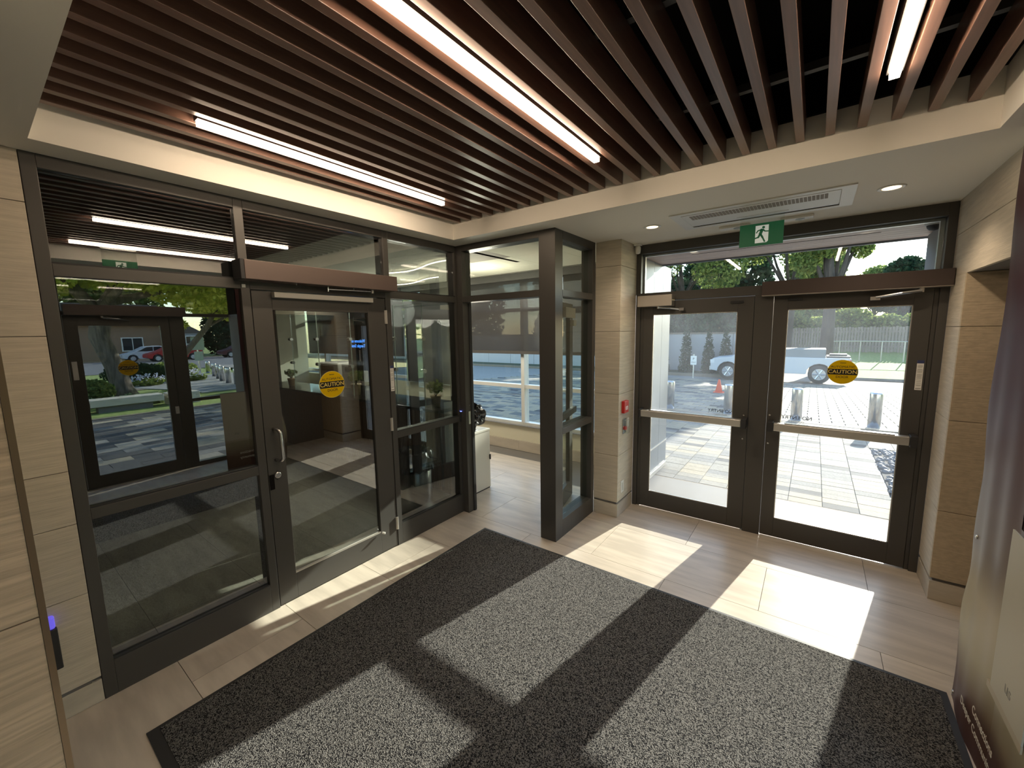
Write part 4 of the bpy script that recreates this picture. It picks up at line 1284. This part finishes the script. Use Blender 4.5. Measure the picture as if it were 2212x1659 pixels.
# pebble bed
pb = thing('pebble_bed', 'bed of dark river pebbles beside the paving outside the right exit door', 'pebbles', (4.6, 6.6, -0.02), kind='stuff')
mb = MB()
rnd = random.Random(2)
for i in range(900):
    x = rnd.uniform(3.63, 5.0)
    y = rnd.uniform(5.2, 8.1)
    a = rnd.uniform(0.03, 0.06); b_ = a*rnd.uniform(0.6, 0.9); c_ = a*0.5; th = rnd.uniform(0, 3.1)
    ca, sa = math.cos(th), math.sin(th)
    vs = []
    for (u, v_, w_) in ((1, 0, 0), (.5, .8, 0), (-.5, .8, 0), (-1, 0, 0), (-.5, -.8, 0), (.5, -.8, 0), (.3, .3, .9), (-.4, .2, .9), (0, -.4, .9)):
        vs.append((x+(u*a*ca-v_*b_*sa), y+(u*a*sa+v_*b_*ca), -0.01+w_*c_+rnd.uniform(-.006, .006)))
    mb.add(vs, [(0, 1, 6), (1, 2, 7, 6), (2, 3, 7), (3, 4, 8, 7), (4, 5, 8), (5, 0, 6, 8), (6, 7, 8)])
o = mb.build('pebbles', M['pebble'], pb, kind='stuff')
box('soil', 3.62, 5.28, 5.1, 8.12, -0.1, -0.018, mat('dark_soil', (0.07, 0.06, 0.055), 0.95), pb)


def bollard(x, y, z, h, label, group, r=0.095):
    t = thing('bollard', label, 'bollard', (x, y, z), group=group)
    MB().lathe((x, y, z+0.001), [(r, 0), (r, h-0.03), (r*0.95, h-0.01), (r*0.6, h), (0.001, h)], n=28).build('post', M['steel'], t, smooth=True)
    MB().lathe((x, y, z+0.0015), [(r*1.25, 0), (r*1.25, 0.012), (r*1.02, 0.014)], n=28).build('base_ring', M['steel'], t)
    return t


for x, lab in ((3.80, 'steel bollard outside the right exit door, rightmost in view'), (2.62, 'steel bollard outside, at the left edge of the right exit door glass'), (1.40, 'steel bollard outside, at the right edge of the left exit door glass'), (0.16, 'steel bollard outside, half hidden by the grey metal wall'), (-1.1, 'steel bollard outside the lobby window')):
    bollard(x, 9.85, gz(9.85)-0.001, 0.665, lab, 'steel bollards along the drive')

t = thing('traffic_cone', 'orange traffic cone standing on the drive near the truck', 'traffic cone', (0.37, 14.8, gz(14.8)))
z = gz(14.8)
cm_ = mat('cone_orange', (0.9, 0.12, 0.04), 0.5)
box('base', 0.37-.15, 0.37+.15, 14.65, 14.95, z-0.02, z+0.03, cm_, t)
MB().lathe((0.37, 14.8, z+0.03), [(0.11, 0), (0.03, 0.40), (0.022, 0.41)], n=20).build('cone', cm_, t, smooth=True)

t = thing('street_sign', 'small white parking sign on a thin post before the dark hedge', 'sign', (-1.95, 21.6, gz(21.6)))
z = gz(21.6)
MB().cyl((-1.95, 21.6, z), (-1.95, 21.6, z+1.2), 0.03, n=8).build('post', M['alu'], t)
box('panel', -2.09, -1.81, 21.55, 21.565, z+0.68, z+1.12, M['white'], t)
text('lettering', 'P', 0.16, (-1.95, 21.547, z+0.97), (1, 0, 0), (0, 0, 1), M['ink'], t, 0.001)
text('lettering', 'ONLY', 0.08, (-1.95, 21.547, z+0.80), (1, 0, 0), (0, 0, 1), M['ink'], t, 0.001)


# ------------------------------------------------------------ vehicles
M['carglass'] = mat('car_glass', (0.02, 0.025, 0.03), 0.08)
M['tyre'] = mat('tyre', (0.02, 0.02, 0.02), 0.8)
M['rim'] = mat('alloy_rim', (0.55, 0.55, 0.56), 0.3, 0.8)
M['headlamp'] = mat('lamp_glass', (0.7, 0.7, 0.7), 0.2)
M['taillamp'] = mat('tail_lamp', (0.4, 0.02, 0.02), 0.3)


def vehicle(name, label, cat, loc, rot, body, paint, length, width, wheels, wr_, glasses, extra=None, group=None):
    """profile in local x (front at 0, rear at +length), z up; y from 0 (near side) to width"""
    t = thing(name, label, cat, loc, rotz=rot, local=True, group=group)
    poly = []
    for p in body:
        if isinstance(p, str):
            cx, rr = wheels[int(p)], wr_*1.18
            for k in range(9):
                a = math.pi*(k/8)
                poly.append((cx+rr*math.cos(a), wr_+rr*math.sin(a)))
        else:
            poly.append(p)
    mb = MB().prism(poly, (0, 0, 0), (1, 0, 0), (0, 0, 1), (0, 1, 0), width)
    mb.build('body', paint, t, bevel=0.03)
    for g in glasses:
        MB().prism(g, (0, -0.006, 0), (1, 0, 0), (0, 0, 1), (0, 1, 0), 0.01).build('side_window', M['carglass'], t)
        MB().prism(g, (0, width-0.004, 0), (1, 0, 0), (0, 0, 1), (0, 1, 0), 0.01).build('side_window', M['carglass'], t)
    for cx in wheels:
        for y in (0.01, width-0.23):
            w_ = MB().lathe((cx, y, wr_), [(wr_*0.6, 0), (wr_*0.93, 0), (wr_, 0.03), (wr_, 0.19), (wr_*0.93, 0.22), (wr_*.5, .22)], (0, 1, 0), n=28).build('wheel', M['tyre'], t, smooth=True)
            yy = y-0.012 if y < 0.5 else y+0.222
            rim = MB().lathe((cx, yy, wr_), [(wr_*0.62, 0), (wr_*0.62, 0.02), (0.01, 0.02)], (0, 1, 0), n=24)
            for k in range(6):
                a = k*math.pi/3
                rim.cyl((cx+0.03*math.cos(a), yy, wr_+0.03*math.sin(a)), (cx+wr_*.58*math.cos(a), yy-0.004, wr_+wr_*.58*math.sin(a)), wr_*.09, n=6)
            rim.cyl((cx, yy-0.02, wr_), (cx, yy+0.01, wr_), wr_*0.18, n=12)
            rim.build('rim', M['rim'], w_)
    if extra: extra(t)
    return t


def truck_extra(t):
    g = mat('grey_box_metal', (0.20, 0.22, 0.23), 0.5, 0.3)
    MB().box(2.35, 4.55, 0.12, 1.78, 1.12, 1.5).build('cargo_box', g, t, bevel=0.01)
    MB().box(4.6, 5.4, 0.3, 1.5, 1.12, 1.2).box(4.7, 5.3, 0.6, 1.2, 1.2, 1.28).build('tool_load', M['frame'], t)
    MB().box(-0.06, 0.02, 0.1, 1.8, 0.42, 0.62).build('front_bumper', M['alu'], t, bevel=0.01)
    MB().box(5.42, 5.52, 0.1, 1.8, 0.42, 0.6).build('rear_bumper', M['alu'], t, bevel=0.01)
    MB().box(5.25, 5.425, -0.012, 0.08, 0.78, 1.06).build('tail_lamp', M['taillamp'], t)
    MB().box(-0.012, 0.18, -0.01, 0.3, 0.78, 0.96).build('headlamp', M['headlamp'], t, bevel=0.01)
    for x in (1.75, 2.3):
        MB().box(x-0.08, x+0.06, -0.02, 0.0, 0.95, 0.98).build('door_handle', M['rubber'], t)
    MB().box(1.3, 1.42, -0.16, 0.0, 1.12, 1.28).build('wing_mirror', M['rubber'], t, bevel=0.01)


wh = mat('white_car_paint', (0.55, 0.56, 0.58), 0.3)
TB = [(0.0, 0.45), (0.0, 0.85), (0.1, 1.02), (0.95, 1.12), (1.55, 1.68), (1.75, 1.74), (2.2, 1.72), (2.35, 1.15), (5.42, 1.12), (5.45, 0.5), (4.75, 0.45), '1', (3.6, 0.4), (1.3, 0.4), '0', (0.2, 0.42)]
vehicle('pickup_truck', 'white pickup truck with a grey box on its bed, parked beyond the bollards', 'truck', (-1.3, 22.2, gz(22.2)), 0.0, TB, wh, 5.45, 1.9, [0.78, 4.36], 0.40,
        [[(1.1, 1.14), (1.6, 1.62), (2.14, 1.62), (2.24, 1.16)]], truck_extra)

# concrete garden wall and cedar row
bw = thing('garden_wall', 'long grey concrete wall behind the cedars, seen through the left exit door', 'wall', (-4, 25.5, -0.7))
for k in range(-14, 7):
    xa = -14+2.2*k
    box('panel', xa+.01, xa+2.19, 25.4, 25.6, -0.7, 1.55, mat('wall_concrete', (0.36, 0.35, 0.35), 0.85) if k == -14 else bpy.data.materials['wall_concrete'], bw)
    box('cap', xa, xa+2.2, 25.35, 25.65, 1.551, 1.63, M['concrete'], bw)


def cedar(x, y, h, r, label, seed, m='leaf_dark', group='row of cedars'):
    z = gz(y)
    t = thing('cedar_shrub', label, 'shrub', (x, y, z), group=group)
    MB().cyl((x, y, z), (x, y, z+h*.8), 0.04, 0.015, n=6).build('trunk', M['darkbark'], t)
    cs_, rs_ = [], []
    for k in range(7):
        f = k/6
        cs_.append((x, y, z+0.3+f*(h-0.45))); rr = r*(1-f)**0.8+0.04
        rs_.append((rr, rr, h/8))
    leafblob('foliage', cs_, rs_, 2200, 0.07, M[m], t, seed=seed)


for i, (x, h, lab) in enumerate(((-3.1, 3.6, 'dark narrow cedar, first behind the metal wall edge'), (-1.9, 2.9, 'dark narrow cedar behind the parking sign'), (-1.05, 3.1, 'dark narrow cedar right of the parking sign'), (-0.2, 2.7, 'wider dark cedar nearest the truck'), (-4.4, 3.4, 'dark cedar seen in the lobby window direction'))):
    cedar(x, 24.8, h, 0.38, lab, 20+i)


def tree(name, label, base, trunk, branches, crowns, n, size, lm, bark='bark', group=None, seed=0):
    """trunk: list of (point, radius); branches: list of such lists; crowns: list of (centre, radii)"""
    t = thing(name, label, 'tree', base, group=group)
    MB().tube([p for p, r_ in trunk], [r_ for p, r_ in trunk], 12).build('trunk', M[bark], t, smooth=True)
    for br in branches:
        MB().tube([p for p, r_ in br], [r_ for p, r_ in br], 8).build('branch', M[bark], t, smooth=True)
    leafblob('foliage', [c for c, r_ in crowns], [r_ for c, r_ in crowns], n, size, M[lm], t, seed=seed)
    return t


def std_tree(label, x, y, zg, h, cr_, n, lm, seed, size=0.2, group='trees beyond the drive', tr=0.22, low=0.45, bark='darkbark', dense=1.0, extra=None):
    rnd = random.Random(seed)
    top = (x+rnd.uniform(-.5, .5), y, zg+h*0.6)
    trunk = [((x, y, zg-0.1), tr), ((x+rnd.uniform(-.2, .2), y, zg+h*0.3), tr*.75), (top, tr*.45)]
    br = []
    crowns = [((x, y, zg+h*0.75), (cr_*.7, cr_*.7, h*0.25))]
    for k in range(6):
        a = k*1.05+rnd.uniform(0, .5); rr = cr_*rnd.uniform(.5, .8); zz = zg+h*rnd.uniform(low, 0.8)
        e_ = (x+rr*math.cos(a), y+rr*math.sin(a), zz)
        br.append([((x, y, zg+h*0.3), tr*.4), ((x+rr*.5*math.cos(a), y+rr*.5*math.sin(a), zg+h*.45), tr*.28), (e_, tr*.12)])
        crowns.append((e_, (cr_*.42, cr_*.42, h*0.13)))
    if extra:
        crowns = crowns+extra*4
    return tree('tree', label, (x, y, zg), trunk, br, crowns, int(n*dense), size, lm, bark, group, seed)


std_tree('broad leafy tree seen at the left of the transom above the exit doors', -5.0, 31, -0.2, 13, 4.0, 26000, 'leaf_mid', 1, 0.135)
std_tree('leafy tree in the middle of the transom above the exit doors', 1.2, 35, -0.1, 14.0, 3.6, 26000, 'leaf_mid', 2, 0.14, tr=0.3)
std_tree('leaning leafy tree seen behind the right part of the transom, with sun-blocking clumps added out of view', 3.35, 28.5, -0.2, 11.5, 1.7, 42000, 'leaf_mid', 3, 0.13, tr=0.35, low=0.3, extra=[((4.3, 28.4, 8.7), (0.8, 0.8, 1.4)), ((5.3, 28.5, 9.15), (0.62, 0.6, 0.65))])  # extra: unseen clumps added to keep sun off the lobby floor
std_tree('tall dark tree far left beyond the lobby windows', -15, 34, -0.2, 13, 4.4, 12000, 'leaf_dark', 4, 0.26)
std_tree('dark tree behind the garden wall', -6.0, 46, 0, 15, 5.0, 12000, 'leaf_dark', 5, 0.3, low=0.2)
std_tree('blue green tree behind the truck cab', 2.4, 50, 0.1, 10, 3.6, 12000, 'leaf_mid', 6, 0.26, low=0.12)
std_tree('bushy tree behind the timber fence, right of the trunk', 9.8, 82, 0.2, 10.5, 3.6, 12000, 'leaf_mid', 7, 0.26, low=0.15)
std_tree('dark pine at the right end of the transom view', 10.6, 64, 0.3, 9.2, 3.0, 9000, 'leaf_dark', 8, 0.3, low=0.2)
std_tree('dark pine beside the right wall in the transom view', 17.6, 64, 0.3, 10.5, 3.2, 9000, 'leaf_dark', 9, 0.3, low=0.2)
std_tree('tree far behind the fence at right', 21.0, 90, 0.3, 9.0, 3.2, 9000, 'leaf_mid', 10, 0.28, low=0.15)

def hedge(label, x0, x1, y0, y1, z0, h, n, size, lm, seed):
    t = thing('hedge', label, 'hedge', ((x0+x1)/2, (y0+y1)/2, z0))
    cs_ = []; rs_ = []
    nn = max(2, int(max(x1-x0, y1-y0)/2))
    rnd = random.Random(seed)
    st = MB()
    for k in range(nn):
        f = (k+.5)/nn
        cx = x0+(x1-x0)*f if x1-x0 > y1-y0 else (x0+x1)/2
        cy = y0+(y1-y0)*f if y1-y0 >= x1-x0 else (y0+y1)/2
        hh = h*rnd.uniform(.8, 1.1)
        cs_.append((cx, cy, z0+hh/2)); rs_.append((max(1.4, min(x1-x0, 3)/2), max(1.4, min(y1-y0, 3)/2), hh/2))
        st.cyl((cx, cy, z0-.1), (cx, cy, z0+hh*.6), 0.06, n=6)
    st.build('stems', M['darkbark'], t)
    leafblob('foliage', cs_, rs_, n, size, M[lm], t, seed=seed)


hedge('dark hedge rising behind the grey garden wall', -15, 0.8, 27, 28.6, -0.5, 4.6, 22000, 0.16, 'leaf_dark', 61)
hedge('tall dark hedge behind the far left garden wall, seen through the lobby window', -46, -19.5, 27, 29, -0.5, 9.5, 26000, 0.25, 'leaf_dark', 65)
hedge('mixed green hedge behind the timber fence', 0, 16, 40.5, 42.0, 0.1, 3.0, 20000, 0.2, 'leaf_mid', 62)
hedge('tall dark treeline hedge far behind the garden wall', -30, -2, 58, 61, 0.3, 11.0, 22000, 0.4, 'leaf_dark', 63)

# timber fence with boards
fe = thing('timber_fence', 'weathered vertical board fence behind the sunlit lawn', 'fence', (5, 38, 0.0))
fm = mat('weathered_board', (0.34, 0.27, 0.22), 0.85, noise=0.3, scale=(20, 20, 3), obj_var=0.12)
f0 = None
x = 1.0; k = 0
while x < 11.5:
    if f0 is None:
        f0 = MB().box(-0.07, 0.07, -0.015, 0.015, 0, 1.75).build('board', fm, None)
        o = f0
    else:
        o = f0.copy(); COL.objects.link(o)
    o.parent = fe
    o.location = (x-5, 0, 0.02+0.03*math.sin(k*1.7)); x += 0.165; k += 1
MB().box(1, 11.5, 38.03, 38.08, 0.35, 0.45).box(1, 11.5, 38.03, 38.08, 1.4, 1.5).build('rail', fm, fe)
cf = thing('chain_fence', 'thin wire fence with metal posts in front of the board fence', 'fence', (5, 33, 0))
pts = []
for k in range(7):
    x = 3.1+k*1.0; zb_ = gz(24)+0.06*(33-25.5)
    MB().cyl((x, 33-0.25*k*0, -0.35), (x, 33, 0.9), 0.03, n=8).build('post', M['alu'], cf)
    pts.append((x, 33, 0.9+0.02*math.sin(k)))
MB().tube(pts, 0.03, 6).build('top_rail', M['alu'], cf)
gp_ = thing('gate_post', 'brick gate post with a cap at the far right end of the fence', 'post', (8.6, 35, -0.1))
box('shaft', 8.35, 8.85, 34.75, 35.25, -0.25, 1.9, mat('brick_post', (0.42, 0.33, 0.30), 0.85, noise=0.3, scale=(10, 10, 30)), gp_)
box('cap', 8.25, 8.95, 34.65, 35.35, 1.9, 2.0, M['concrete'], gp_)

# ============================================================ OUTSIDE, ENTRANCE SIDE (seen mirrored in the left glass)
def gx(x):
    return -0.02-0.0125*max(0.0, min(x, 56.0)-13.0)


ep = thing('pavement_entrance', 'entrance forecourt of large light and dark rectangular pavers', 'pavement', (0, 0, 0), kind=ST)
box('subbase', 4.26, 10.6, -4, 5.05, -0.2, -0.05, M['joint'], ep)
rnd = random.Random(21)
far = {k: MB() for k in range(4)}
cnt = 0
proto.clear()
x = 4.27; r = 0
while x < 10.4:
    y = -4+0.3*(r % 2)
    while y < 4.4:
        k = rnd.choices((2, 1, 3, 0), (0.20, 0.16, 0.44, 0.20))[0]
        inview = (0.10*x-0.35 < y < 0.42*x+1.2)
        if inview and cnt < 295:
            paver(ep, x+.003, x+.297, y+.003, y+.597, -0.012-rnd.random()*0.003, k); cnt += 1
        else:
            far[k].box(x+.003, x+.297, y+.003, y+.597, -0.04, -0.014)
        y += 0.6
    x += 0.3; r += 1
for k in range(4):
    far[k].build('distant_pavers', PV[k], ep, kind='stuff')
fg = thing('lawn_front', 'front lawns with concrete paths beyond the entrance forecourt', 'lawn', (0, 0, 0), kind=ST)
MB().add([(10.4, -20, -.02), (13, -20, -.02), (13, 20, -.02), (10.4, 20, -.02), (31, -20, gx(31)), (31, 20, gx(31))], [(0, 1, 2, 3), (1, 4, 5, 2)]).build('grass', M['grass'], fg)
box('edge_kerb', 10.3, 10.45, -4, 5.0, -0.15, 0.0, M['concrete'], fg)


def strip(name, pts, m, par, dz=0.02):
    vs = [(x, y, (gx(x))+dz) for x, y in pts]
    n = len(vs)
    MB().add(vs+[(v[0], v[1], v[2]-0.02) for v in vs], [tuple(range(n)), tuple(range(2*n-1, n-1, -1))]+[(i, (i+1) % n, n+(i+1) % n, n+i) for i in range(n)]).build(name, m, par)


strip('path', [(13.0, -2), (14.2, -2), (14.6, 2.2), (15.0, 4.5), (14.2, 4.5), (13.6, 2.2)], M['concrete'], fg)
strip('path', [(16.3, -3), (18.0, -3), (18.2, 4.0), (17.0, 4.6)], M['concrete'], fg)
strip('plaza', [(13.5, 4.6), (13.5, 12), (22, 16), (24, 14), (22, 6), (18.5, 3.5), (15.0, 4.6)], mat('grey_plaza', (0.33, 0.33, 0.34), 0.85, noise=0.2, scale=(4, 4, 4)), fg, 0.03)
rd = thing('road', 'grey street beyond the front lawns', 'road', (0, 0, 0), kind=ST)
MB().add([(30, -30, gx(30)+.02), (56, -30, gx(56)+.03), (56, 60, gx(56)+.03), (30, 60, gx(30)+.02)], [(0, 1, 2, 3)]).build('asphalt', M['asphalt'], rd)
MB().add([(53, -30, gx(53)+.08), (54.5, -30, gx(54.5)+.08), (54.5, 60, gx(54.5)+.08), (53, 60, gx(53)+.08)], [(0, 1, 2, 3)]).build('sidewalk', M['concrete'], rd)
MB().add([(56, -60, gx(56)+.02), (140, -60, gx(56)+.02), (140, 120, gx(56)+.02), (56, 120, gx(56)+.02)], [(0, 1, 2, 3)]).build('far_verge', M['grass'], rd)

# stone ledge and planting
t = thing('stone_bench', 'long low pale stone ledge edging the planting by the forecourt', 'bench', (11.6, 2, 0))
for k in range(3):
    y0 = -1.2+1.45*k
    box('slab', 11.35, 11.85, y0+.01, y0+1.44, 0.14, 0.32, M['stone_smooth'], t, bevel=0.01)
    box('support', 11.42, 11.78, y0+.15, y0+1.2, -0.02, 0.139, M['joint'], t)
t = thing('planter_block', 'square concrete block at the end of the stone ledge', 'block', (11.6, 3.6, 0))
box('body', 11.35, 11.9, 3.25, 3.95, -0.02, 0.30, M['stone_smooth'], t, bevel=0.01)
for i in range(10):
    x = 12.25+0.5*(i % 2); y = -0.5+0.46*i
    t = thing('hosta_plant', 'pale leafed hosta behind the stone ledge, %s from its left end as mirrored' % ('first second third fourth fifth sixth seventh eighth ninth tenth eleventh twelfth thirteenth fourteenth'.split()[i]), 'plant', (x, y, 0), group='row of hostas behind the ledge')
    leafblob('leaves', [(x, y, 0.12)], [(0.22, 0.22, 0.14)], 110, 0.12, M['leaf_pale'], t, seed=60+i, flat=0.4)
    MB().cyl((x, y, -0.03), (x, y, 0.1), 0.02, n=6).build('stem', M['leaf_mid'], t)
for i, (x, y, r_, h, lm, lab) in enumerate(((14.6, 0.7, 0.9, 1.7, 'leaf_dark', 'dark rounded shrub left of the leaning tree'), (13.7, 2.1, 0.45, 0.7, 'leaf_mid', 'low green shrub in front of the dark shrub'), (20.5, 4.3, 1.1, 0.9, 'leaf_dark', 'low dark hedge bush behind the leaning tree'), (23.4, 6.3, 1.0, 0.8, 'leaf_mid', 'low wide hedge bush at the plaza edge'), (12.5, -1.9, 0.8, 1.9, 'leaf_mid', 'tall green shrub at the left end of the ledge'))):
    t = thing('garden_shrub', lab, 'shrub', (x, y, gx(x)))
    MB().cyl((x, y, gx(x)-.02), (x, y, gx(x)+h*.5), 0.04, n=6).build('stem', M['darkbark'], t)
    leafblob('foliage', [(x, y, gx(x)+h*.5)], [(r_, r_, h*.5)], 3500, 0.07, M[lm], t, seed=80+i)
for i, (x, y) in enumerate(((19.3, 5.9), (21.8, 6.3), (18.6, 4.3))):
    t = thing('flower_clump', ['white flower clump in front of the hedge', 'white flower clump beside the bollards', 'small white flower clump behind the tree'][i], 'flowers', (x, y, gx(x)))
    leafblob('petals', [(x, y, gx(x)+0.3)], [(0.5, 0.6, 0.22)], 130, 0.07, M['flower'], t, seed=90+i)
    leafblob('leaves', [(x, y, gx(x)+0.16)], [(0.5, 0.6, 0.16)], 500, 0.08, M['leaf_mid'], t, seed=95+i)

bpos = [(24.0, 7.95), (20.8, 7.25), (19.0, 6.85), (17.5, 6.5), (16.2, 6.3), (15.3, 6.28), (14.7, 6.4), (14.1, 6.55)]
ordn = ['first', 'second', 'third', 'fourth', 'fifth', 'sixth', 'seventh', 'eighth']
for i, (x, y) in enumerate(bpos):
    bollard(x, y, gx(x)+0.0, 0.66, '%s steel bollard of the mirrored row, counted from the street' % ordn[i], 'mirrored row of bollards by the plaza', 0.10)
t = thing('street_sign', 'pale green double sign on a post beside the mirrored bollards', 'sign', (20.5, 6.6, gx(20.5)))
z = gx(20.5)
MB().cyl((20.5, 6.6, z), (20.5, 6.6, z+1.9), 0.035, n=8).build('post', M['steel'], t)
sg = mat('pale_green_sign', (0.45, 0.58, 0.5), 0.5)
box('panel', 20.44, 20.46, 6.35, 6.85, z+1.35, z+1.95, sg, t)
box('lower_panel', 20.44, 20.46, 6.43, 6.77, z+0.85, z+1.28, sg, t)

# leaning tree
zt = gx(15.3)
tree('leaning_tree', 'large leaning grey barked tree with bright foliage, mirrored in the left glass', (15.4, 3.0, zt),
     [((15.4, 3.05, zt-.1), .38), ((15.4, 3.0, zt+.25), .27), ((15.4, 2.88, 0.9), .24), ((15.4, 2.62, 1.9), .25), ((15.4, 2.75, 2.7), .27), ((15.4, 3.05, 3.2), .2), ((15.4, 3.5, 4.4), .14)],
     [[((15.4, 2.7, 2.6), .2), ((15.3, 2.2, 3.4), .15), ((15.2, 1.6, 4.6), .1)],
      [((15.4, 2.95, 3.0), .15), ((15.2, 3.9, 3.3), .1), ((15.0, 5.2, 3.7), .07), ((14.9, 7.0, 3.9), .04)],
      [((15.4, 3.2, 3.5), .12), ((16.0, 4.2, 4.4), .09), ((16.5, 5.5, 5.0), .05)],
      [((15.4, 2.7, 2.7), .12), ((14.0, 3.2, 3.6), .08), ((12.8, 4.0, 4.1), .05)]],
     [((15.2, 5.6, 3.55), (1.6, 1.9, .75)), ((14.2, 3.6, 4.1), (1.8, 1.8, .8)), ((15.8, 1.2, 3.9), (1.6, 1.6, .9)), ((14.8, 7.6, 3.6), (1.6, 1.6, 1.0)), ((16.5, 3.0, 5.2), (2.8, 3.0, 1.4)), ((13.0, 1.2, 3.8), (1.2, 1.0, .8)), ((13.5, 5.8, 4.4), (1.4, 1.6, .9)), ((14.6, 9.4, 4.0), (1.5, 1.5, 1.2)), ((17.6, 3.0, 4.6), (1.4, 2.6, 1.1)), ((17.2, 7.5, 4.3), (1.4, 2.8, 1.1))],
     42000, 0.12, 'leaf_bright', 'bark', None, 31)
tree('slanting_tree', 'thin slanting pale trunk tree near the plaza, mirrored in the left glass', (20.0, 5.3, gx(20)),
     [((20.0, 5.3, gx(20)-.1), .15), ((20.0, 5.8, 0.9), .13), ((20.0, 6.9, 2.3), .11), ((20.0, 7.6, 3.6), .08)],
     [[((20, 6.9, 2.3), .07), ((20, 8.1, 3.0), .05), ((20, 9.4, 3.3), .03)]],
     [((20.4, 8.0, 3.7), (1.3, 2.0, 1.1)), ((20.6, 10.4, 3.3), (1.2, 1.4, .9)), ((20.4, 5.8, 2.4), (.5, .5, .4))], 12000, 0.12, 'leaf_bright', 'bark', None, 33)
std_tree('dark conifer across the street, mirrored, left one', 66, 22.0, -.6, 14, 2.9, 14000, 'leaf_dark', 41, 0.32, 'conifers across the street', low=0.1)
std_tree('dark conifer across the street, mirrored, middle one', 66, 30.5, -.6, 15, 3.0, 14000, 'leaf_dark', 42, 0.32, 'conifers across the street', low=0.1)
std_tree('dark conifer across the street, mirrored, rightmost one', 66, 39, -.6, 14, 3.2, 14000, 'leaf_dark', 43, 0.32, 'conifers across the street', low=0.1)
std_tree('tall street tree behind the mirrored brown house', 80, 12, -.6, 20, 6, 12000, 'leaf_mid', 44, 0.45, 'street trees', low=0.15)
std_tree('street tree at the left of the mirrored brown house', 60, -10, -.6, 14, 5.5, 12000, 'leaf_mid', 45, 0.3, 'street trees', low=0.2)
# trees whose shade falls across the forecourt
std_tree('tree north of the forecourt shading the pavers, nearer one', 10.6, 15.5, 0, 8.5, 2.4, 800, 'leaf_bright', 51, 0.2, 'forecourt shade trees', low=0.35)
std_tree('tree north of the forecourt shading the pavers, farther one', 16.0, 14.5, 0, 8.0, 2.6, 1000, 'leaf_bright', 52, 0.22, 'forecourt shade trees', low=0.3)

hedge('dark evergreen hedge across the street at the right of the reflection', 58, 60, 18.4, 40, -.6, 6.5, 16000, 0.3, 'leaf_dark', 64)
hedge('dense treeline behind the mirrored brown house', 67, 69.5, -16, 16.5, -.6, 13.0, 22000, 0.4, 'leaf_mid', 66)
# house across the street
hs = thing('brown_house', 'brown brick house across the street with a small white framed porch window', 'house', (59, 12, -.6))
brick = mat('brown_brick', (0.30, 0.19, 0.12), 0.85, noise=0.25, scale=(3, 3, 30))
box('wall', 57, 65, -2, 14.2, -.6, 3.2, brick, hs)
MB().prism([(-2.6, 3.2), (14.7, 3.2), (13.4, 5.4), (-1.0, 5.4)], (56.4, 0, 0), (0, 1, 0), (0, 0, 1), (1, 0, 0), 9.2).build('roof', mat('dark_shingle', (0.10, 0.08, 0.07), 0.9), hs)
box('porch', 55.5, 56.99, 14.2, 17.0, -.6, 2.3, mat('grey_porch', (0.25, 0.26, 0.27), 0.8), hs)
MB().prism([(14.0, 2.3), (17.2, 2.3), (15.6, 3.3)], (55.4, 0, 0), (0, 1, 0), (0, 0, 1), (1, 0, 0), 1.55).build('porch_gable', bpy.data.materials['dark_shingle'], hs)
wf = box('window', 55.42, 55.499, 14.8, 16.6, 0.2, 2.0, M['white'], hs)
for (a, b_) in ((14.9, 15.4), (15.48, 16.5)):
    for (c, d_) in ((0.3, 1.0), (1.08, 1.9)):
        box('pane', 55.40, 55.425, a, b_, c, d_, M['carglass'], wf)
for (a, b_) in ((5.0, 6.6), (10.2, 12.0)):
    wf = box('window', 56.9, 56.999, a, b_, 0.4, 1.9, M['white'], hs)
    box('pane', 56.88, 56.905, a+.1, (a+b_)/2-.04, 0.5, 1.8, M['carglass'], wf)
    box('pane', 56.88, 56.905, (a+b_)/2+.04, b_-.1, 0.5, 1.8, M['carglass'], wf)

HB = [(0.0, 0.4), (0.02, 0.72), (0.9, 0.98), (1.75, 1.45), (2.9, 1.5), (3.9, 1.1), (4.3, 0.95), (4.35, 0.4), (4.0, 0.3), '1', (2.8, 0.25), (1.3, 0.25), '0', (0.3, 0.3)]
HG = [[(1.15, 1.0), (1.85, 1.40), (2.3, 1.42), (2.3, 1.0)], [(2.36, 1.0), (2.36, 1.42), (2.85, 1.42), (3.6, 1.08), (3.5, 1.0)]]
vehicle('white_car', 'white hatchback parked across the street, mirrored in the left glass', 'car', (51.5, 8.9, gx(51.5)+.03), math.pi/2, HB, wh, 4.3, 1.75, [0.78, 3.5], 0.33, HG)
redp = mat('red_car_paint', (0.40, 0.02, 0.02), 0.3)
vehicle('red_car', 'red hatchback in front of the white car, mirrored in the left glass', 'car', (48.5, 10.1, gx(48.5)+.03), math.pi/2, HB, redp, 4.3, 1.75, [0.78, 3.5], 0.33, HG)
vehicle('maroon_car', 'dark maroon car on the street at the right of the left pane reflection', 'car', (50.0, 16.6, gx(50)+.03), math.pi/2, HB, mat('maroon_paint', (0.10, 0.02, 0.025), 0.3), 4.3, 1.75, [0.78, 3.5], 0.33, HG)
